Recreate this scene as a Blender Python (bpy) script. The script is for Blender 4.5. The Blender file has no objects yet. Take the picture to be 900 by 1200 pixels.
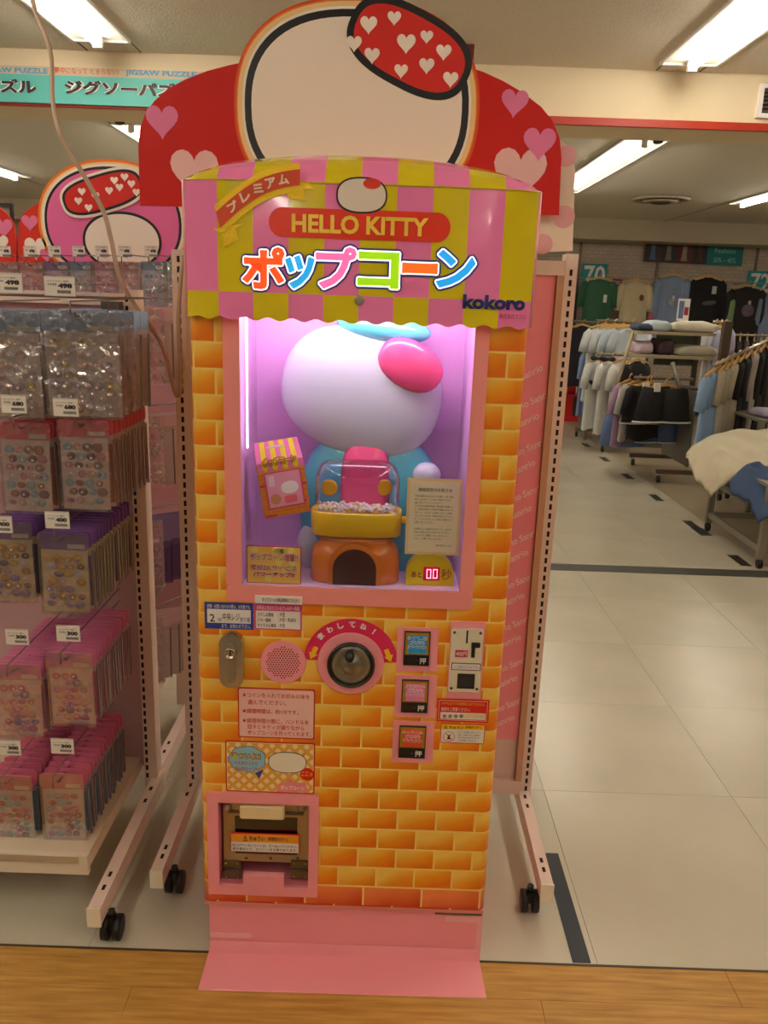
import bpy, math, random
from mathutils import Vector, Matrix
random.seed(7)
sc = bpy.context.scene
C = sc.collection
PI = math.pi
# ------------------------------------------------------------------ camera
EYE = 1.5; FPX = 960.0; PITCH = math.radians(14.6); ROLL = math.radians(2.0)
cam = bpy.data.cameras.new('camera'); camo = bpy.data.objects.new('camera', cam); C.objects.link(camo)
cam.sensor_fit = 'VERTICAL'; cam.sensor_height = 36; cam.lens = 36 * FPX / 1200
camo.matrix_world = Matrix.Translation((0, 0, EYE)) @ Matrix.Rotation(PI/2 - PITCH, 4, 'X') @ Matrix.Rotation(ROLL, 4, 'Z')
cam.clip_start = 0.02; cam.clip_end = 100
sc.camera = camo
# ------------------------------------------------------------------ world, exposure
w = bpy.data.worlds.new('world'); sc.world = w; w.use_nodes = True
w.node_tree.nodes['Background'].inputs[0].default_value = (1, .9, .76, 1)
w.node_tree.nodes['Background'].inputs[1].default_value = 0.15
sc.view_settings.view_transform = 'Standard'; sc.view_settings.look = 'None'
sc.view_settings.gamma = 1; sc.view_settings.exposure = 0.75
sc.cycles.max_bounces = 6; sc.cycles.transparent_max_bounces = 24
TUBE = 22.0      # strength of the fluorescent tubes

# ------------------------------------------------------------------ calibration helpers: measured points of the place
def ray(px, py):
    x = px - 450; y = 600 - py; cr, sr = math.cos(ROLL), math.sin(ROLL)
    u = x*cr - y*sr; v = x*sr + y*cr; c, s = math.cos(PITCH), math.sin(PITCH)
    return u, FPX*c + v*s, -FPX*s + v*c
def P(px, py, Y):
    r = ray(px, py); t = Y/r[1]; return r[0]*t, EYE + r[2]*t
def P3(px, py, Y):
    a, b = P(px, py, Y); return (a, Y, b)
def F(px, py, z=0):
    r = ray(px, py); t = (z-EYE)/r[2]; return r[0]*t, r[1]*t
def R(x0, y0, x1, y1, Y):
    xm, ym = (x0+x1)/2, (y0+y1)/2
    return P(x0, ym, Y)[0], P(x1, ym, Y)[0], P(xm, y1, Y)[1], P(xm, y0, Y)[1]

# ------------------------------------------------------------------ materials
def lin(h):
    if isinstance(h, str):
        h = h.lstrip('#'); v = [int(h[i:i+2], 16)/255 for i in (0, 2, 4)]
    else: v = h
    return tuple(c/12.92 if c <= .04045 else ((c+.055)/1.055)**2.4 for c in v) + (1,)
MATS = {}
def mat(name, col, rough=.5, metal=0, emit=None, estr=1, coat=0, bump=0, bscale=200, var=0, vscale=6, spec=.5):
    if name in MATS: return MATS[name]
    m = bpy.data.materials.new(name); m.use_nodes = True; MATS[name] = m
    nt = m.node_tree; b = nt.nodes['Principled BSDF']
    b.inputs['Base Color'].default_value = lin(col); b.inputs['Roughness'].default_value = rough
    b.inputs['Metallic'].default_value = metal; b.inputs['Coat Weight'].default_value = coat
    b.inputs['Coat Roughness'].default_value = .04
    b.inputs['Specular IOR Level'].default_value = spec
    if emit: b.inputs['Emission Color'].default_value = lin(emit); b.inputs['Emission Strength'].default_value = estr
    tc = nt.nodes.new('ShaderNodeTexCoord')
    if var:
        n = nt.nodes.new('ShaderNodeTexNoise'); n.inputs['Scale'].default_value = vscale; n.inputs['Detail'].default_value = 6
        nt.links.new(tc.outputs['Object'], n.inputs['Vector'])
        mr = nt.nodes.new('ShaderNodeMapRange'); mr.inputs[1].default_value = .3; mr.inputs[2].default_value = .7
        mr.inputs[3].default_value = 1-var; mr.inputs[4].default_value = 1
        nt.links.new(n.outputs['Fac'], mr.inputs[0])
        mx = nt.nodes.new('ShaderNodeMix'); mx.data_type = 'RGBA'; mx.blend_type = 'MULTIPLY'; mx.inputs[0].default_value = 1
        mx.inputs[6].default_value = lin(col); nt.links.new(mr.outputs[0], mx.inputs[7])
        nt.links.new(mx.outputs[2], b.inputs['Base Color'])
    if bump:
        n = nt.nodes.new('ShaderNodeTexNoise'); n.inputs['Scale'].default_value = bscale; n.inputs['Detail'].default_value = 3
        nt.links.new(tc.outputs['Object'], n.inputs['Vector'])
        bp = nt.nodes.new('ShaderNodeBump'); bp.inputs['Strength'].default_value = bump; bp.inputs['Distance'].default_value = .01
        nt.links.new(n.outputs['Fac'], bp.inputs['Height']); nt.links.new(bp.outputs[0], b.inputs['Normal'])
    return m
def clear_mat(name, tint='ffffff', gloss=.12, rough=.08, bump=0, haze=0):
    if name in MATS: return MATS[name]
    m = bpy.data.materials.new(name); m.use_nodes = True; MATS[name] = m
    nt = m.node_tree; nt.nodes.clear(); out = nt.nodes.new('ShaderNodeOutputMaterial')
    tr = nt.nodes.new('ShaderNodeBsdfTransparent'); tr.inputs[0].default_value = lin(tint)
    gl = nt.nodes.new('ShaderNodeBsdfGlossy'); gl.inputs['Roughness'].default_value = rough
    mx = nt.nodes.new('ShaderNodeMixShader')
    lw = nt.nodes.new('ShaderNodeLayerWeight'); lw.inputs[0].default_value = .3
    ma = nt.nodes.new('ShaderNodeMath'); ma.operation = 'MULTIPLY_ADD'; ma.inputs[1].default_value = .5; ma.inputs[2].default_value = gloss*.4
    nt.links.new(lw.outputs['Fresnel'], ma.inputs[0]); nt.links.new(ma.outputs[0], mx.inputs[0])
    if haze:
        df = nt.nodes.new('ShaderNodeBsdfDiffuse'); df.inputs[0].default_value = lin(tint); m2 = nt.nodes.new('ShaderNodeMixShader'); m2.inputs[0].default_value = haze
        nt.links.new(tr.outputs[0], m2.inputs[1]); nt.links.new(df.outputs[0], m2.inputs[2]); nt.links.new(m2.outputs[0], mx.inputs[1])
    else: nt.links.new(tr.outputs[0], mx.inputs[1])
    nt.links.new(gl.outputs[0], mx.inputs[2])
    if bump:
        tc = nt.nodes.new('ShaderNodeTexCoord'); n = nt.nodes.new('ShaderNodeTexNoise'); n.inputs['Scale'].default_value = 22; n.inputs['Detail'].default_value = 2
        nt.links.new(tc.outputs['Object'], n.inputs['Vector'])
        bp = nt.nodes.new('ShaderNodeBump'); bp.inputs['Strength'].default_value = bump; bp.inputs['Distance'].default_value = .02
        nt.links.new(n.outputs['Fac'], bp.inputs['Height']); nt.links.new(bp.outputs[0], gl.inputs['Normal'])
    nt.links.new(mx.outputs[0], out.inputs[0]); return m

# printed brick sheet on the cabinet: cells, joints and a diagonal print gradient inside each cell
def brick_print():
    m = bpy.data.materials.new('brick_print'); m.use_nodes = True; nt = m.node_tree
    b = nt.nodes['Principled BSDF']; b.inputs['Roughness'].default_value = .35; b.inputs['Coat Weight'].default_value = .3
    def N(op, a, c=None, d=None):
        n = nt.nodes.new('ShaderNodeMath'); n.operation = op
        for i, v in enumerate((a, c, d)):
            if v is None: continue
            if isinstance(v, (int, float)): n.inputs[i].default_value = v
            else: nt.links.new(v, n.inputs[i])
        return n.outputs[0]
    tc = nt.nodes.new('ShaderNodeTexCoord'); sp = nt.nodes.new('ShaderNodeSeparateXYZ'); nt.links.new(tc.outputs['Object'], sp.inputs[0])
    x = sp.outputs[0]; z = sp.outputs[2]
    lowm = N('LESS_THAN', z, .1955)
    zr = N('MULTIPLY', N('SUBTRACT', z, .1955), 1/.0505)
    row = N('FLOOR', zr); fv = N('FRACT', zr)
    fv = N('ADD', N('MULTIPLY', N('SUBTRACT', 1, lowm), fv), N('MULTIPLY', lowm, N('MULTIPLY', N('SUBTRACT', z, .138), 1/.0575)))
    off = N('MULTIPLY', N('FLOORED_MODULO', row, 2), .5)
    ux = N('ADD', N('MULTIPLY', x, N('SUBTRACT', 1/.0865, N('MULTIPLY', lowm, 1/.0865-1/.134))), off)
    ux = N('ADD', ux, .18); fu = N('FRACT', ux)
    wd = N('SUBTRACT', .0865, N('MULTIPLY', lowm, .0865-.134))
    # distance to the joint in metres
    du = N('MULTIPLY', N('MINIMUM', fu, N('SUBTRACT', 1, fu)), wd)
    dv = N('MULTIPLY', N('MINIMUM', fv, N('SUBTRACT', 1, fv)), .0505)
    d = N('MINIMUM', du, dv)
    fac = N('MULTIPLY', N('SUBTRACT', d, .0019), 1/.0006); fac = N('MINIMUM', N('MAXIMUM', fac, 0), 1)
    n = nt.nodes.new('ShaderNodeTexWhiteNoise'); n.noise_dimensions = '2D'
    cb = nt.nodes.new('ShaderNodeCombineXYZ'); nt.links.new(N('FLOOR', ux), cb.inputs[0]); nt.links.new(row, cb.inputs[1]); nt.links.new(cb.outputs[0], n.inputs['Vector'])
    g = N('ADD', N('MULTIPLY', fu, -.55), N('MULTIPLY', fv, .75)); g = N('ADD', g, .42)
    g = N('ADD', g, N('MULTIPLY', N('SUBTRACT', n.outputs[0], .5), .35))
    nz = nt.nodes.new('ShaderNodeTexNoise'); nz.inputs['Scale'].default_value = 14; nt.links.new(tc.outputs['Object'], nz.inputs['Vector'])
    g = N('ADD', g, N('MULTIPLY', N('SUBTRACT', nz.outputs[0], .5), .5))
    cr = nt.nodes.new('ShaderNodeValToRGB'); nt.links.new(g, cr.inputs[0]); e = cr.color_ramp.elements
    e[0].position = .1; e[0].color = lin('e87405'); e[1].position = .95; e[1].color = lin('f6cb58')
    e2 = cr.color_ramp.elements.new(.5); e2.color = lin('f09a16')
    cr2 = nt.nodes.new('ShaderNodeValToRGB'); nt.links.new(g, cr2.inputs[0]); e = cr2.color_ramp.elements
    e[0].position = .1; e[0].color = lin('d03410'); e[1].position = .95; e[1].color = lin('f58a4a')
    m1 = nt.nodes.new('ShaderNodeMix'); m1.data_type = 'RGBA'; nt.links.new(lowm, m1.inputs[0]); nt.links.new(cr.outputs[0], m1.inputs[6]); nt.links.new(cr2.outputs[0], m1.inputs[7])
    m2 = nt.nodes.new('ShaderNodeMix'); m2.data_type = 'RGBA'; nt.links.new(fac, m2.inputs[0]); m2.inputs[6].default_value = lin('f3d070'); nt.links.new(m1.outputs[2], m2.inputs[7])
    nt.links.new(m2.outputs[2], b.inputs['Base Color']); return m
BRICK = brick_print()

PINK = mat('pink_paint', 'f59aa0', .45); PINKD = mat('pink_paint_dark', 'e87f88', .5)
WHITE = mat('white', 'f4f0ea', .5); CREAM = mat('cream_board', 'fff4e4', .55); BLACK = mat('black', '1c1a1a', .4)
RED = mat('red_print', 'dd1f12', .5); DKTEXT = mat('dark_text', '2a2020', .6); YEL = mat('yellow_print', 'f3c70c', .45)
STEEL = mat('steel', 'b5ab98', .3, .9); DSTEEL = mat('dark_steel', '6a6258', .35, .8)
RACK = mat('rack_paint', 'ead2c4', .45); SLOT = mat('slot_black', '17120f', .8); RUB = mat('caster_black', '141314', .45)
CAPW = mat('cream_cap', 'ece2c8', .5); WIRE = mat('hook_wire', '8d8078', .35, .7)
PAPER = mat('paper', 'ece6da', .7)

# ------------------------------------------------------------------ mesh builder
class MB:
    def __init__(s): s.v = []; s.f = []; s.m = []; s.sm = []
    def add(s, vs, fs, mi=0, smooth=False):
        o = len(s.v); s.v += [tuple(v) for v in vs]; s.f += [tuple(o+i for i in f) for f in fs]
        s.m += [mi]*len(fs); s.sm += [smooth]*len(fs); return s
    def box(s, x0, x1, y0, y1, z0, z1, mi=0, bev=0):
        if bev:
            b = bev; vs = []; 
            # box with chamfered vertical and top edges: stacked rings
            def ring(d, z): return [(x0+d+b, y0+d, z), (x1-d-b, y0+d, z), (x1-d, y0+d+b, z), (x1-d, y1-d-b, z), (x1-d-b, y1-d, z), (x0+d+b, y1-d, z), (x0+d, y1-d-b, z), (x0+d, y0+d+b, z)]
            rs = [ring(b, z0), ring(0, z0+b), ring(0, z1-b), ring(b, z1)]
            for r in rs: vs += r
            fs = [tuple(range(7, -1, -1)), tuple(range(24, 32))]
            for k in range(3):
                for i in range(8): j = (i+1) % 8; fs.append((k*8+i, k*8+j, k*8+8+j, k*8+8+i))
            return s.add(vs, fs, mi)
        vs = [(x0,y0,z0),(x1,y0,z0),(x1,y1,z0),(x0,y1,z0),(x0,y0,z1),(x1,y0,z1),(x1,y1,z1),(x0,y1,z1)]
        return s.add(vs, [(0,3,2,1),(4,5,6,7),(0,1,5,4),(1,2,6,5),(2,3,7,6),(3,0,4,7)], mi)
    def prism(s, pts, y0, y1, mi=0, hole=None):   # polygon in x,z, facing -y at y0
        n = len(pts)
        a = sum(pts[i][0]*pts[(i+1)%n][1]-pts[(i+1)%n][0]*pts[i][1] for i in range(n))
        if a < 0: pts = pts[::-1]
        vs = [(p[0], y0, p[1]) for p in pts] + [(p[0], y1, p[1]) for p in pts]
        fs = [tuple(range(n)), tuple(range(2*n-1, n-1, -1))]
        for i in range(n): j = (i+1) % n; fs.append((i, n+i, n+j, j))
        return s.add(vs, fs, mi)
    def frame(s, ox0, ox1, oz0, oz1, ix0, ix1, iz0, iz1, y0, y1, mi=0):
        s.box(ox0, ix0, y0, y1, oz0, oz1, mi); s.box(ix1, ox1, y0, y1, oz0, oz1, mi)
        s.box(ix0, ix1, y0, y1, oz0, iz0, mi)
        if oz1 > iz1 + 1e-4: s.box(ix0, ix1, y0, y1, iz1, oz1, mi)
        return s
    def tube(s, pts, r, n=8, mi=0, cap=True):
        pts = [Vector(p) for p in pts]; k = len(pts); rs = r if isinstance(r, (list, tuple)) else [r]*k
        vs = []; up = None
        for i, p in enumerate(pts):
            t = (pts[min(i+1, k-1)] - pts[max(i-1, 0)]).normalized()
            if up is None:
                up = Vector((0, 0, 1)) if abs(t.z) < .9 else Vector((1, 0, 0))
            a = t.cross(up)
            if a.length < 1e-5: a = t.cross(Vector((1, 0, 0)))
            a.normalize(); b = a.cross(t).normalized(); up = b
            for j in range(n):
                th = 2*PI*j/n; vs.append(p + (a*math.cos(th) + b*math.sin(th))*rs[i])
        fs = []
        for i in range(k-1):
            for j in range(n): q = (j+1) % n; fs.append((i*n+j, i*n+q, (i+1)*n+q, (i+1)*n+j))
        if cap: fs += [tuple(range(n-1, -1, -1)), tuple(range((k-1)*n, k*n))]
        return s.add(vs, fs, mi, n > 4)
    def lathe(s, prof, c=(0,0,0), axis='z', n=32, mi=0, sy=1.0):   # prof: (radius, height) pairs
        vs = []; fs = []
        for r, h in prof:
            for j in range(n):
                th = 2*PI*j/n; a, b = r*math.cos(th), r*math.sin(th)*sy
                if axis == 'z': vs.append((c[0]+a, c[1]+b, c[2]+h))
                elif axis == 'y': vs.append((c[0]+a, c[1]-h, c[2]+b))
                else: vs.append((c[0]+h, c[1]+a, c[2]+b))
        k = len(prof)
        for i in range(k-1):
            for j in range(n): q = (j+1) % n; fs.append((i*n+j, i*n+q, (i+1)*n+q, (i+1)*n+j))
        caps = [tuple(range(n-1, -1, -1)), tuple(range((k-1)*n, k*n))]
        s.add(vs, fs+caps, mi, True); s.sm[-2:] = [False, False]; return s
    def ell(s, c, rx, ry, rz, nu=24, nv=14, mi=0, rot=None, e=1.0):
        vs = []; fs = []
        def pw(v): return math.copysign(abs(v)**e, v)
        for i in range(nv+1):
            ph = -PI/2 + PI*i/nv
            for j in range(nu):
                th = 2*PI*j/nu
                v = Vector((rx*pw(math.cos(ph))*pw(math.cos(th)), ry*pw(math.cos(ph))*pw(math.sin(th)), rz*pw(math.sin(ph))))
                if rot is not None: v = rot @ v
                vs.append(v + Vector(c))
        for i in range(nv):
            for j in range(nu): q = (j+1) % nu; fs.append((i*nu+j, i*nu+q, (i+1)*nu+q, (i+1)*nu+j))
        return s.add(vs, fs, mi, True)
def mesh(name, mb, mats, shift=None):
    me = bpy.data.meshes.new(name)
    vs = mb.v if shift is None else [(v[0]-shift[0], v[1]-shift[1], v[2]-shift[2]) for v in mb.v]
    me.from_pydata(vs, [], mb.f)
    for m in (mats if isinstance(mats, (list, tuple)) else [mats]): me.materials.append(m)
    me.polygons.foreach_set('material_index', mb.m); me.polygons.foreach_set('use_smooth', mb.sm)
    me.update(); return me
ORG = {}
def obj(name, mb, mats, parent=None, label=None, kind=None, world=True):
    sh = ORG.get(parent.name) if (parent is not None and world) else None
    me = mb if isinstance(mb, bpy.types.Mesh) else mesh(name, mb, mats, sh)
    o = bpy.data.objects.new(name, me); C.objects.link(o)
    if parent is not None:
        o.parent = parent; ORG[o.name] = ORG.get(parent.name)
    if label: o['label'] = label
    if kind: o['kind'] = kind
    return o
def thing(name, label, cat, loc=(0,0,0), group=None, rz=0):
    o = bpy.data.objects.new(name, None); C.objects.link(o); o.location = loc; o.rotation_euler = (0, 0, rz)
    o.empty_display_size = .05
    o['label'] = label; o['category'] = cat
    if group: o['group'] = group
    ORG[o.name] = tuple(loc) if loc is not None else None
    return o
def tag(o, label, cat, group=None, kind=None):
    o['label'] = label; o['category'] = cat
    if group: o['group'] = group
    if kind: o['kind'] = kind
    return o
def dup(root, loc, rz=0, label=None, group=None):
    r = root.copy(); C.objects.link(r); r.location = loc; r.rotation_euler = (0, 0, rz)
    if label: r['label'] = label
    if group: r['group'] = group
    for ch in list(root.children):
        c = ch.copy(); C.objects.link(c); c.parent = r
        for g in list(ch.children):
            d = g.copy(); C.objects.link(d); d.parent = c
    return r
def struct(name, mb, mats):
    o = obj(name, mb, mats); o['kind'] = 'structure'; return o

# ------------------------------------------------------------------ lettering
_tc = {}
def text_geo(s, off=0.0, res=3):
    k = (s, off, res)
    if k in _tc: return _tc[k]
    c = bpy.data.curves.new('t', 'FONT'); c.body = s; c.offset = off; c.resolution_u = res; c.space_line = 1.1
    o = bpy.data.objects.new('t', c); C.objects.link(o)
    m = bpy.data.meshes.new_from_object(o)
    vs = [(v.co.x, v.co.y) for v in m.vertices]; fs = [tuple(p.vertices) for p in m.polygons]
    bpy.data.objects.remove(o); bpy.data.meshes.remove(m); bpy.data.curves.remove(c)
    _tc[k] = (vs, fs); return vs, fs
def put_text(mb, s, x0, x1, z0, z1, y, off=.02, mi=0, keep=False, rot=0, th=.0004, res=2, bb=None, shear=0, mapf=None):
    if off > .008 and any(ord(c_) > 0x4dff for c_ in s): off = .008
    vs, fs = text_geo(s, off, res)
    if not vs: return mb
    if bb is None:
        ax = min(v[0] for v in vs); bx = max(v[0] for v in vs); ay = min(v[1] for v in vs); by = max(v[1] for v in vs)
    else: ax, bx, ay, by = bb
    kx = (x1-x0)/(bx-ax); kz = (z1-z0)/(by-ay)
    if keep: kx = kz = min(kx, kz)
    cx, cz = (x0+x1)/2, (z0+z1)/2; mx, mz = (ax+bx)/2, (ay+by)/2
    cr, sr = math.cos(rot), math.sin(rot); out = []
    for vx, vz in vs:
        a, b = (vx-mx)*kx, (vz-mz)*kz; a += b*shear
        p = (cx + a*cr - b*sr, y, cz + a*sr + b*cr)
        if mapf: p = mapf(p)
        out.append(p)
    # thin letters, faces toward -y
    fs2 = []
    for f in fs:
        a = 0; n = len(f)
        for i in range(n): p, q = vs[f[i]], vs[f[(i+1)%n]]; a += p[0]*q[1]-q[0]*p[1]
        fs2.append(f if a > 0 else f[::-1])
    return mb.add(out, fs2, mi)
def put_halo(mb, s, x0, x1, z0, z1, y, rad, n=12, off=.02, mi=0, **k):
    for i in range(n):
        a = 2*PI*i/n; dx, dz = rad*math.cos(a), rad*math.sin(a); put_text(mb, s, x0+dx, x1+dx, z0+dz, z1+dz, y+i*.00004, off, mi, **k)
    return mb
def lines(mb, rows, rect, y, off=.02, mi=0, fill=.62, lefts=None, widths=None):
    x0, x1, z0, z1 = rect; n = len(rows); h = (z1-z0)/n
    for i, s in enumerate(rows):
        if not s: continue
        zt = z1 - i*h; a = x0 + (lefts[i] if lefts else 0)*(x1-x0); b = x0 + (widths[i] if widths else 1)*(x1-x0)
        put_text(mb, s, a, b, zt-h*(.5+fill/2), zt-h*(.5-fill/2), y, off, mi)
    return mb
def heart(cx, cz, wd, hh=None, n=28, rot=0):
    hh = hh or wd; out = []
    for i in range(n):
        t = 2*PI*i/n; x = 16*math.sin(t)**3; y = 13*math.cos(t)-5*math.cos(2*t)-2*math.cos(3*t)-math.cos(4*t)
        a, b = x/32*wd, (y+2.5)/29*hh; out.append((cx+a*math.cos(rot)-b*math.sin(rot), cz+a*math.sin(rot)+b*math.cos(rot)))
    return out
def rrect(x0, x1, z0, z1, r, n=5):
    out = []
    for cx, cz, a0 in ((x1-r, z1-r, 0), (x0+r, z1-r, PI/2), (x0+r, z0+r, PI), (x1-r, z0+r, 1.5*PI)):
        for i in range(n+1): a = a0 + PI/2*i/n; out.append((cx+r*math.cos(a), cz+r*math.sin(a)))
    return out
def sell(cx, cz, rx, rz, e=2.0, n=48, rot=0):
    out = []
    for i in range(n):
        t = 2*PI*i/n; c, s = math.cos(t), math.sin(t)
        a = rx*math.copysign(abs(c)**(2/e), c); b = rz*math.copysign(abs(s)**(2/e), s)
        out.append((cx+a*math.cos(rot)-b*math.sin(rot), cz+a*math.sin(rot)+b*math.cos(rot)))
    return out
def pxpoly(pts, Y): return [P(a, b, Y) for a, b in pts]
def arc_px(cx, cy, r, a0, a1, n): return [(cx+r*math.cos(math.radians(a0+(a1-a0)*i/n)), cy-r*math.sin(math.radians(a0+(a1-a0)*i/n))) for i in range(n+1)]
#@@SETTING
# ================================================================== SETTING
CEIL = 2.62
fb = mat('floor_joint', '6d6455', .7)
ft = mat('vinyl_tile', 'cdc5b0', .26, var=.14, vscale=2.2, bump=.02, bscale=60)
ft2 = mat('vinyl_tile_brown', 'a39378', .4, var=.12, vscale=2)
wood = bpy.data.materials.new('wood_floor'); wood.use_nodes = True
nt = wood.node_tree; b = nt.nodes['Principled BSDF']; b.inputs['Roughness'].default_value = .5
tc = nt.nodes.new('ShaderNodeTexCoord'); mp = nt.nodes.new('ShaderNodeMapping'); mp.inputs['Scale'].default_value = (3, 40, 1)
nz = nt.nodes.new('ShaderNodeTexNoise'); nz.inputs['Scale'].default_value = 2.2; nz.inputs['Detail'].default_value = 8
cr = nt.nodes.new('ShaderNodeValToRGB'); cr.color_ramp.elements[0].color = lin('a8762e'); cr.color_ramp.elements[1].color = lin('cf9c4a')
cr.color_ramp.elements[0].position = .3; cr.color_ramp.elements[1].position = .7
nt.links.new(tc.outputs['Object'], mp.inputs[0]); nt.links.new(mp.outputs[0], nz.inputs['Vector']); nt.links.new(nz.outputs[0], cr.inputs[0]); nt.links.new(cr.outputs[0], b.inputs['Base Color'])
fl = struct('floor', MB().box(-6, 7, -11, 12.2, -.06, -.004), fb)
TX0, TY0 = 1.14-.6*8, 2.31-.6
tcache = {}
for i in range(15):
    for j in range(17):
        x0 = TX0+.6*i; y0 = TY0+.6*j; ya = max(y0, 1.602); yb = min(y0+.6, 12.1)
        if j == 0: ya = 1.602
        br = x0 > 2.1
        k = (round(ya-y0, 3), round(yb-y0, 3), br)
        if k not in tcache: tcache[k] = mesh('floor_tile', MB().box(.0007, .5993, ya-y0+.0007, yb-y0-.0007, -.004, 0), ft2 if br else ft)
        o = bpy.data.objects.new('floor_tile', tcache[k]); C.objects.link(o); o.location = (x0, y0, 0); o.parent = fl
pm = None
for r in range(14):
    y1 = 1.6-.105*r
    for k in range(-3, 5):
        x0 = -.523+.91*k+(r*.37 % .91)*(1 if r > 1 else 0)
        if r == 0: x0 = -.523+.45+.91*k
        o = obj('floor_plank', MB().box(x0+.0006, x0+.9094, y1-.1044, y1-.0004, -.004, 0), wood, fl)
struct('trim_1', MB().box(-3.6, 5.2, 1.5965, 1.602, -.003, .0015), mat('edge_strip', '4a3c2a', .5))
dk = mat('dark_floor_tile', '46443c', .45); dk2 = mat('dark_blue_floor_tape', '2c3138', .5)
struct('trim_2', MB().box(.35, 5.4, 4.55, 4.675, 0, .0015), dk)
mb = MB()
for k in range(6): yy = 4.87+.83*k; mb.box(2.185, 2.25, yy-.11, yy+.11, 0, .002)
mb.box(2.18, 2.26, 5.42, 5.62, 0, .002)
struct('trim_3', mb, mat('dark_floor_dash', '2c2822', .5))
struct('trim_4', MB().box(.482, .525, 1.606, 2.0, 0, .0015), dk2)
# ceiling, beam, walls
cm = mat('ceiling_board', 'e8dfca', .9, bump=.5, bscale=120, var=.22, vscale=160)
struct('ceiling', MB().box(-6, 7, -11, 12.2, CEIL, CEIL+.08), cm)
bmz = mat('beam_paint', 'e4d3b0', .7)
struct('trim_5', MB().box(-6, 7, 4.43, 4.75, 2.366, CEIL).box(-6, 7, 4.42, 4.43, 2.397, CEIL), bmz)
struct('trim_6', MB().box(-6, 7, 4.40, 4.43, 2.362, 2.397), mat('red_strip', 'b23018', .45))
struct('trim_7', MB().box(-6, 7, 11.5, 12.2, 2.36, CEIL), mat('soffit_paint', 'b9ad93', .8))
wb = bpy.data.materials.new('white_brick_wall'); wb.use_nodes = True; nt = wb.node_tree; b = nt.nodes['Principled BSDF']; b.inputs['Roughness'].default_value = .8
tc = nt.nodes.new('ShaderNodeTexCoord'); mp = nt.nodes.new('ShaderNodeMapping'); mp.inputs['Rotation'].default_value = (PI/2, 0, 0)
bk = nt.nodes.new('ShaderNodeTexBrick'); bk.inputs['Scale'].default_value = 5; bk.inputs['Color1'].default_value = lin('c9baa8'); bk.inputs['Color2'].default_value = lin('bfae9c'); bk.inputs['Mortar'].default_value = lin('a2917f'); bk.inputs['Mortar Size'].default_value = .012
nt.links.new(tc.outputs['Object'], mp.inputs[0]); nt.links.new(mp.outputs[0], bk.inputs['Vector']); nt.links.new(bk.outputs['Color'], b.inputs['Base Color'])
struct('wall_back', MB().box(-6, 7, 12.1, 12.2, 0, 2.4), wb)
wl = mat('wall_paint', 'c8bca4', .8)
struct('wall_left', MB().box(-6.1, -6, -11, 12.2, 0, CEIL), wl)
struct('wall_right', MB().box(7, 7.1, -11, 12.2, 0, CEIL), wl)
struct('wall_front', MB().box(-6, 7, -11.1, -11, 0, CEIL), wl)
mb = MB()
for x in (2.62, 3.72, 5.1): mb.box(x, x+.03, 12.08, 12.1, 0, 2.36)
struct('trim_8', mb, DSTEEL)
struct('baseboard_back', MB().box(-6, 7, 12.07, 12.1, 0, .1), DKTEXT)
# ceiling seams
mb = MB()
for x in (-4.03, -1.52, -1.26, 1.25, 1.46, 3.55, 3.85): mb.box(x-.004, x+.004, -11, 4.41, CEIL-.003, CEIL)
for x in (-2.0, -1.74, 1.55, 1.86, -4.02, 3.58): mb.box(x-.004, x+.004, 4.77, 11.5, CEIL-.003, CEIL)
struct('trim_9', mb, mat('seam', '7a7262', .9))

# ceiling lights: housing, reflector and tube
tubem = mat('tube_glow', 'ffffff', .4, emit='fff6e8', estr=TUBE)
refl = mat('reflector', 'f2ecdc', .35)
def light(label, x, y0, y1, wd=.25):
    t = thing('ceiling_light', label, 'ceiling light', (x, (y0+y1)/2, CEIL), 'recessed fluorescent lights')
    h = wd/2; z = CEIL
    mb = MB(); mb.box(x-h-.012, x-h, y0-.012, y1+.012, z-.012, z); mb.box(x+h, x+h+.012, y0-.012, y1+.012, z-.012, z)
    mb.box(x-h, x+h, y0-.012, y0, z-.012, z); mb.box(x-h, x+h, y1, y1+.012, z-.012, z)
    obj('frame', mb, WHITE, t)
    mb = MB(); mb.add([(x-h, y0, z-.004), (x+h, y0, z-.004), (x+h, y1, z-.004), (x-h, y1, z-.004), (x-.03, y0+.05, z-.0015), (x+.03, y0+.05, z-.0015), (x+.03, y1-.05, z-.0015), (x-.03, y1-.05, z-.0015)],
        [(0,1,5,4),(1,2,6,5),(2,3,7,6),(3,0,4,7),(4,5,6,7)]); obj('reflector', mb, refl, t)
    obj('tube', MB().tube([(x, y0+.06, z-.028), (x, y1-.06, z-.028)], .019, 6), tubem, t)
    mb = MB(); mb.box(x-.02, x+.02, y0+.03, y0+.06, z-.05, z-.003); mb.box(x-.02, x+.02, y1-.06, y1-.03, z-.05, z-.003); obj('lamp_holder', mb, WHITE, t)
light('fluorescent ceiling light at top left, in front of the beam', -1.39, 1.75, 4.22)
light('fluorescent ceiling light at top right, in front of the beam', 1.36, 1.75, 4.27)
light('fluorescent ceiling light behind the beam, its detector end over the clothes aisle', 1.71, 6.1, 8.9, .29)
light('fluorescent ceiling light behind the beam, mostly hidden by red heart board', -1.87, 6.2, 8.9)
light('small far fluorescent ceiling light at far left edge above the mauve packs', -4.0, 7.2, 9.25)
light('small far fluorescent ceiling light at far right edge beyond the round air outlet', 3.72, 7.2, 9.4)
for x, sd in ((-1.39, 'left'), (1.36, 'right')):
    light('fluorescent ceiling light over the aisle in front of the machine, %s-hand row, out of view' % sd, x, -1.4, 1.1)
    light('fluorescent ceiling light behind the photographer, %s-hand row, second back' % sd, x, -4.2, -2.3)
    light('fluorescent ceiling light behind the photographer, %s-hand row, farthest back' % sd, x, -8.9, -5.6)
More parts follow.
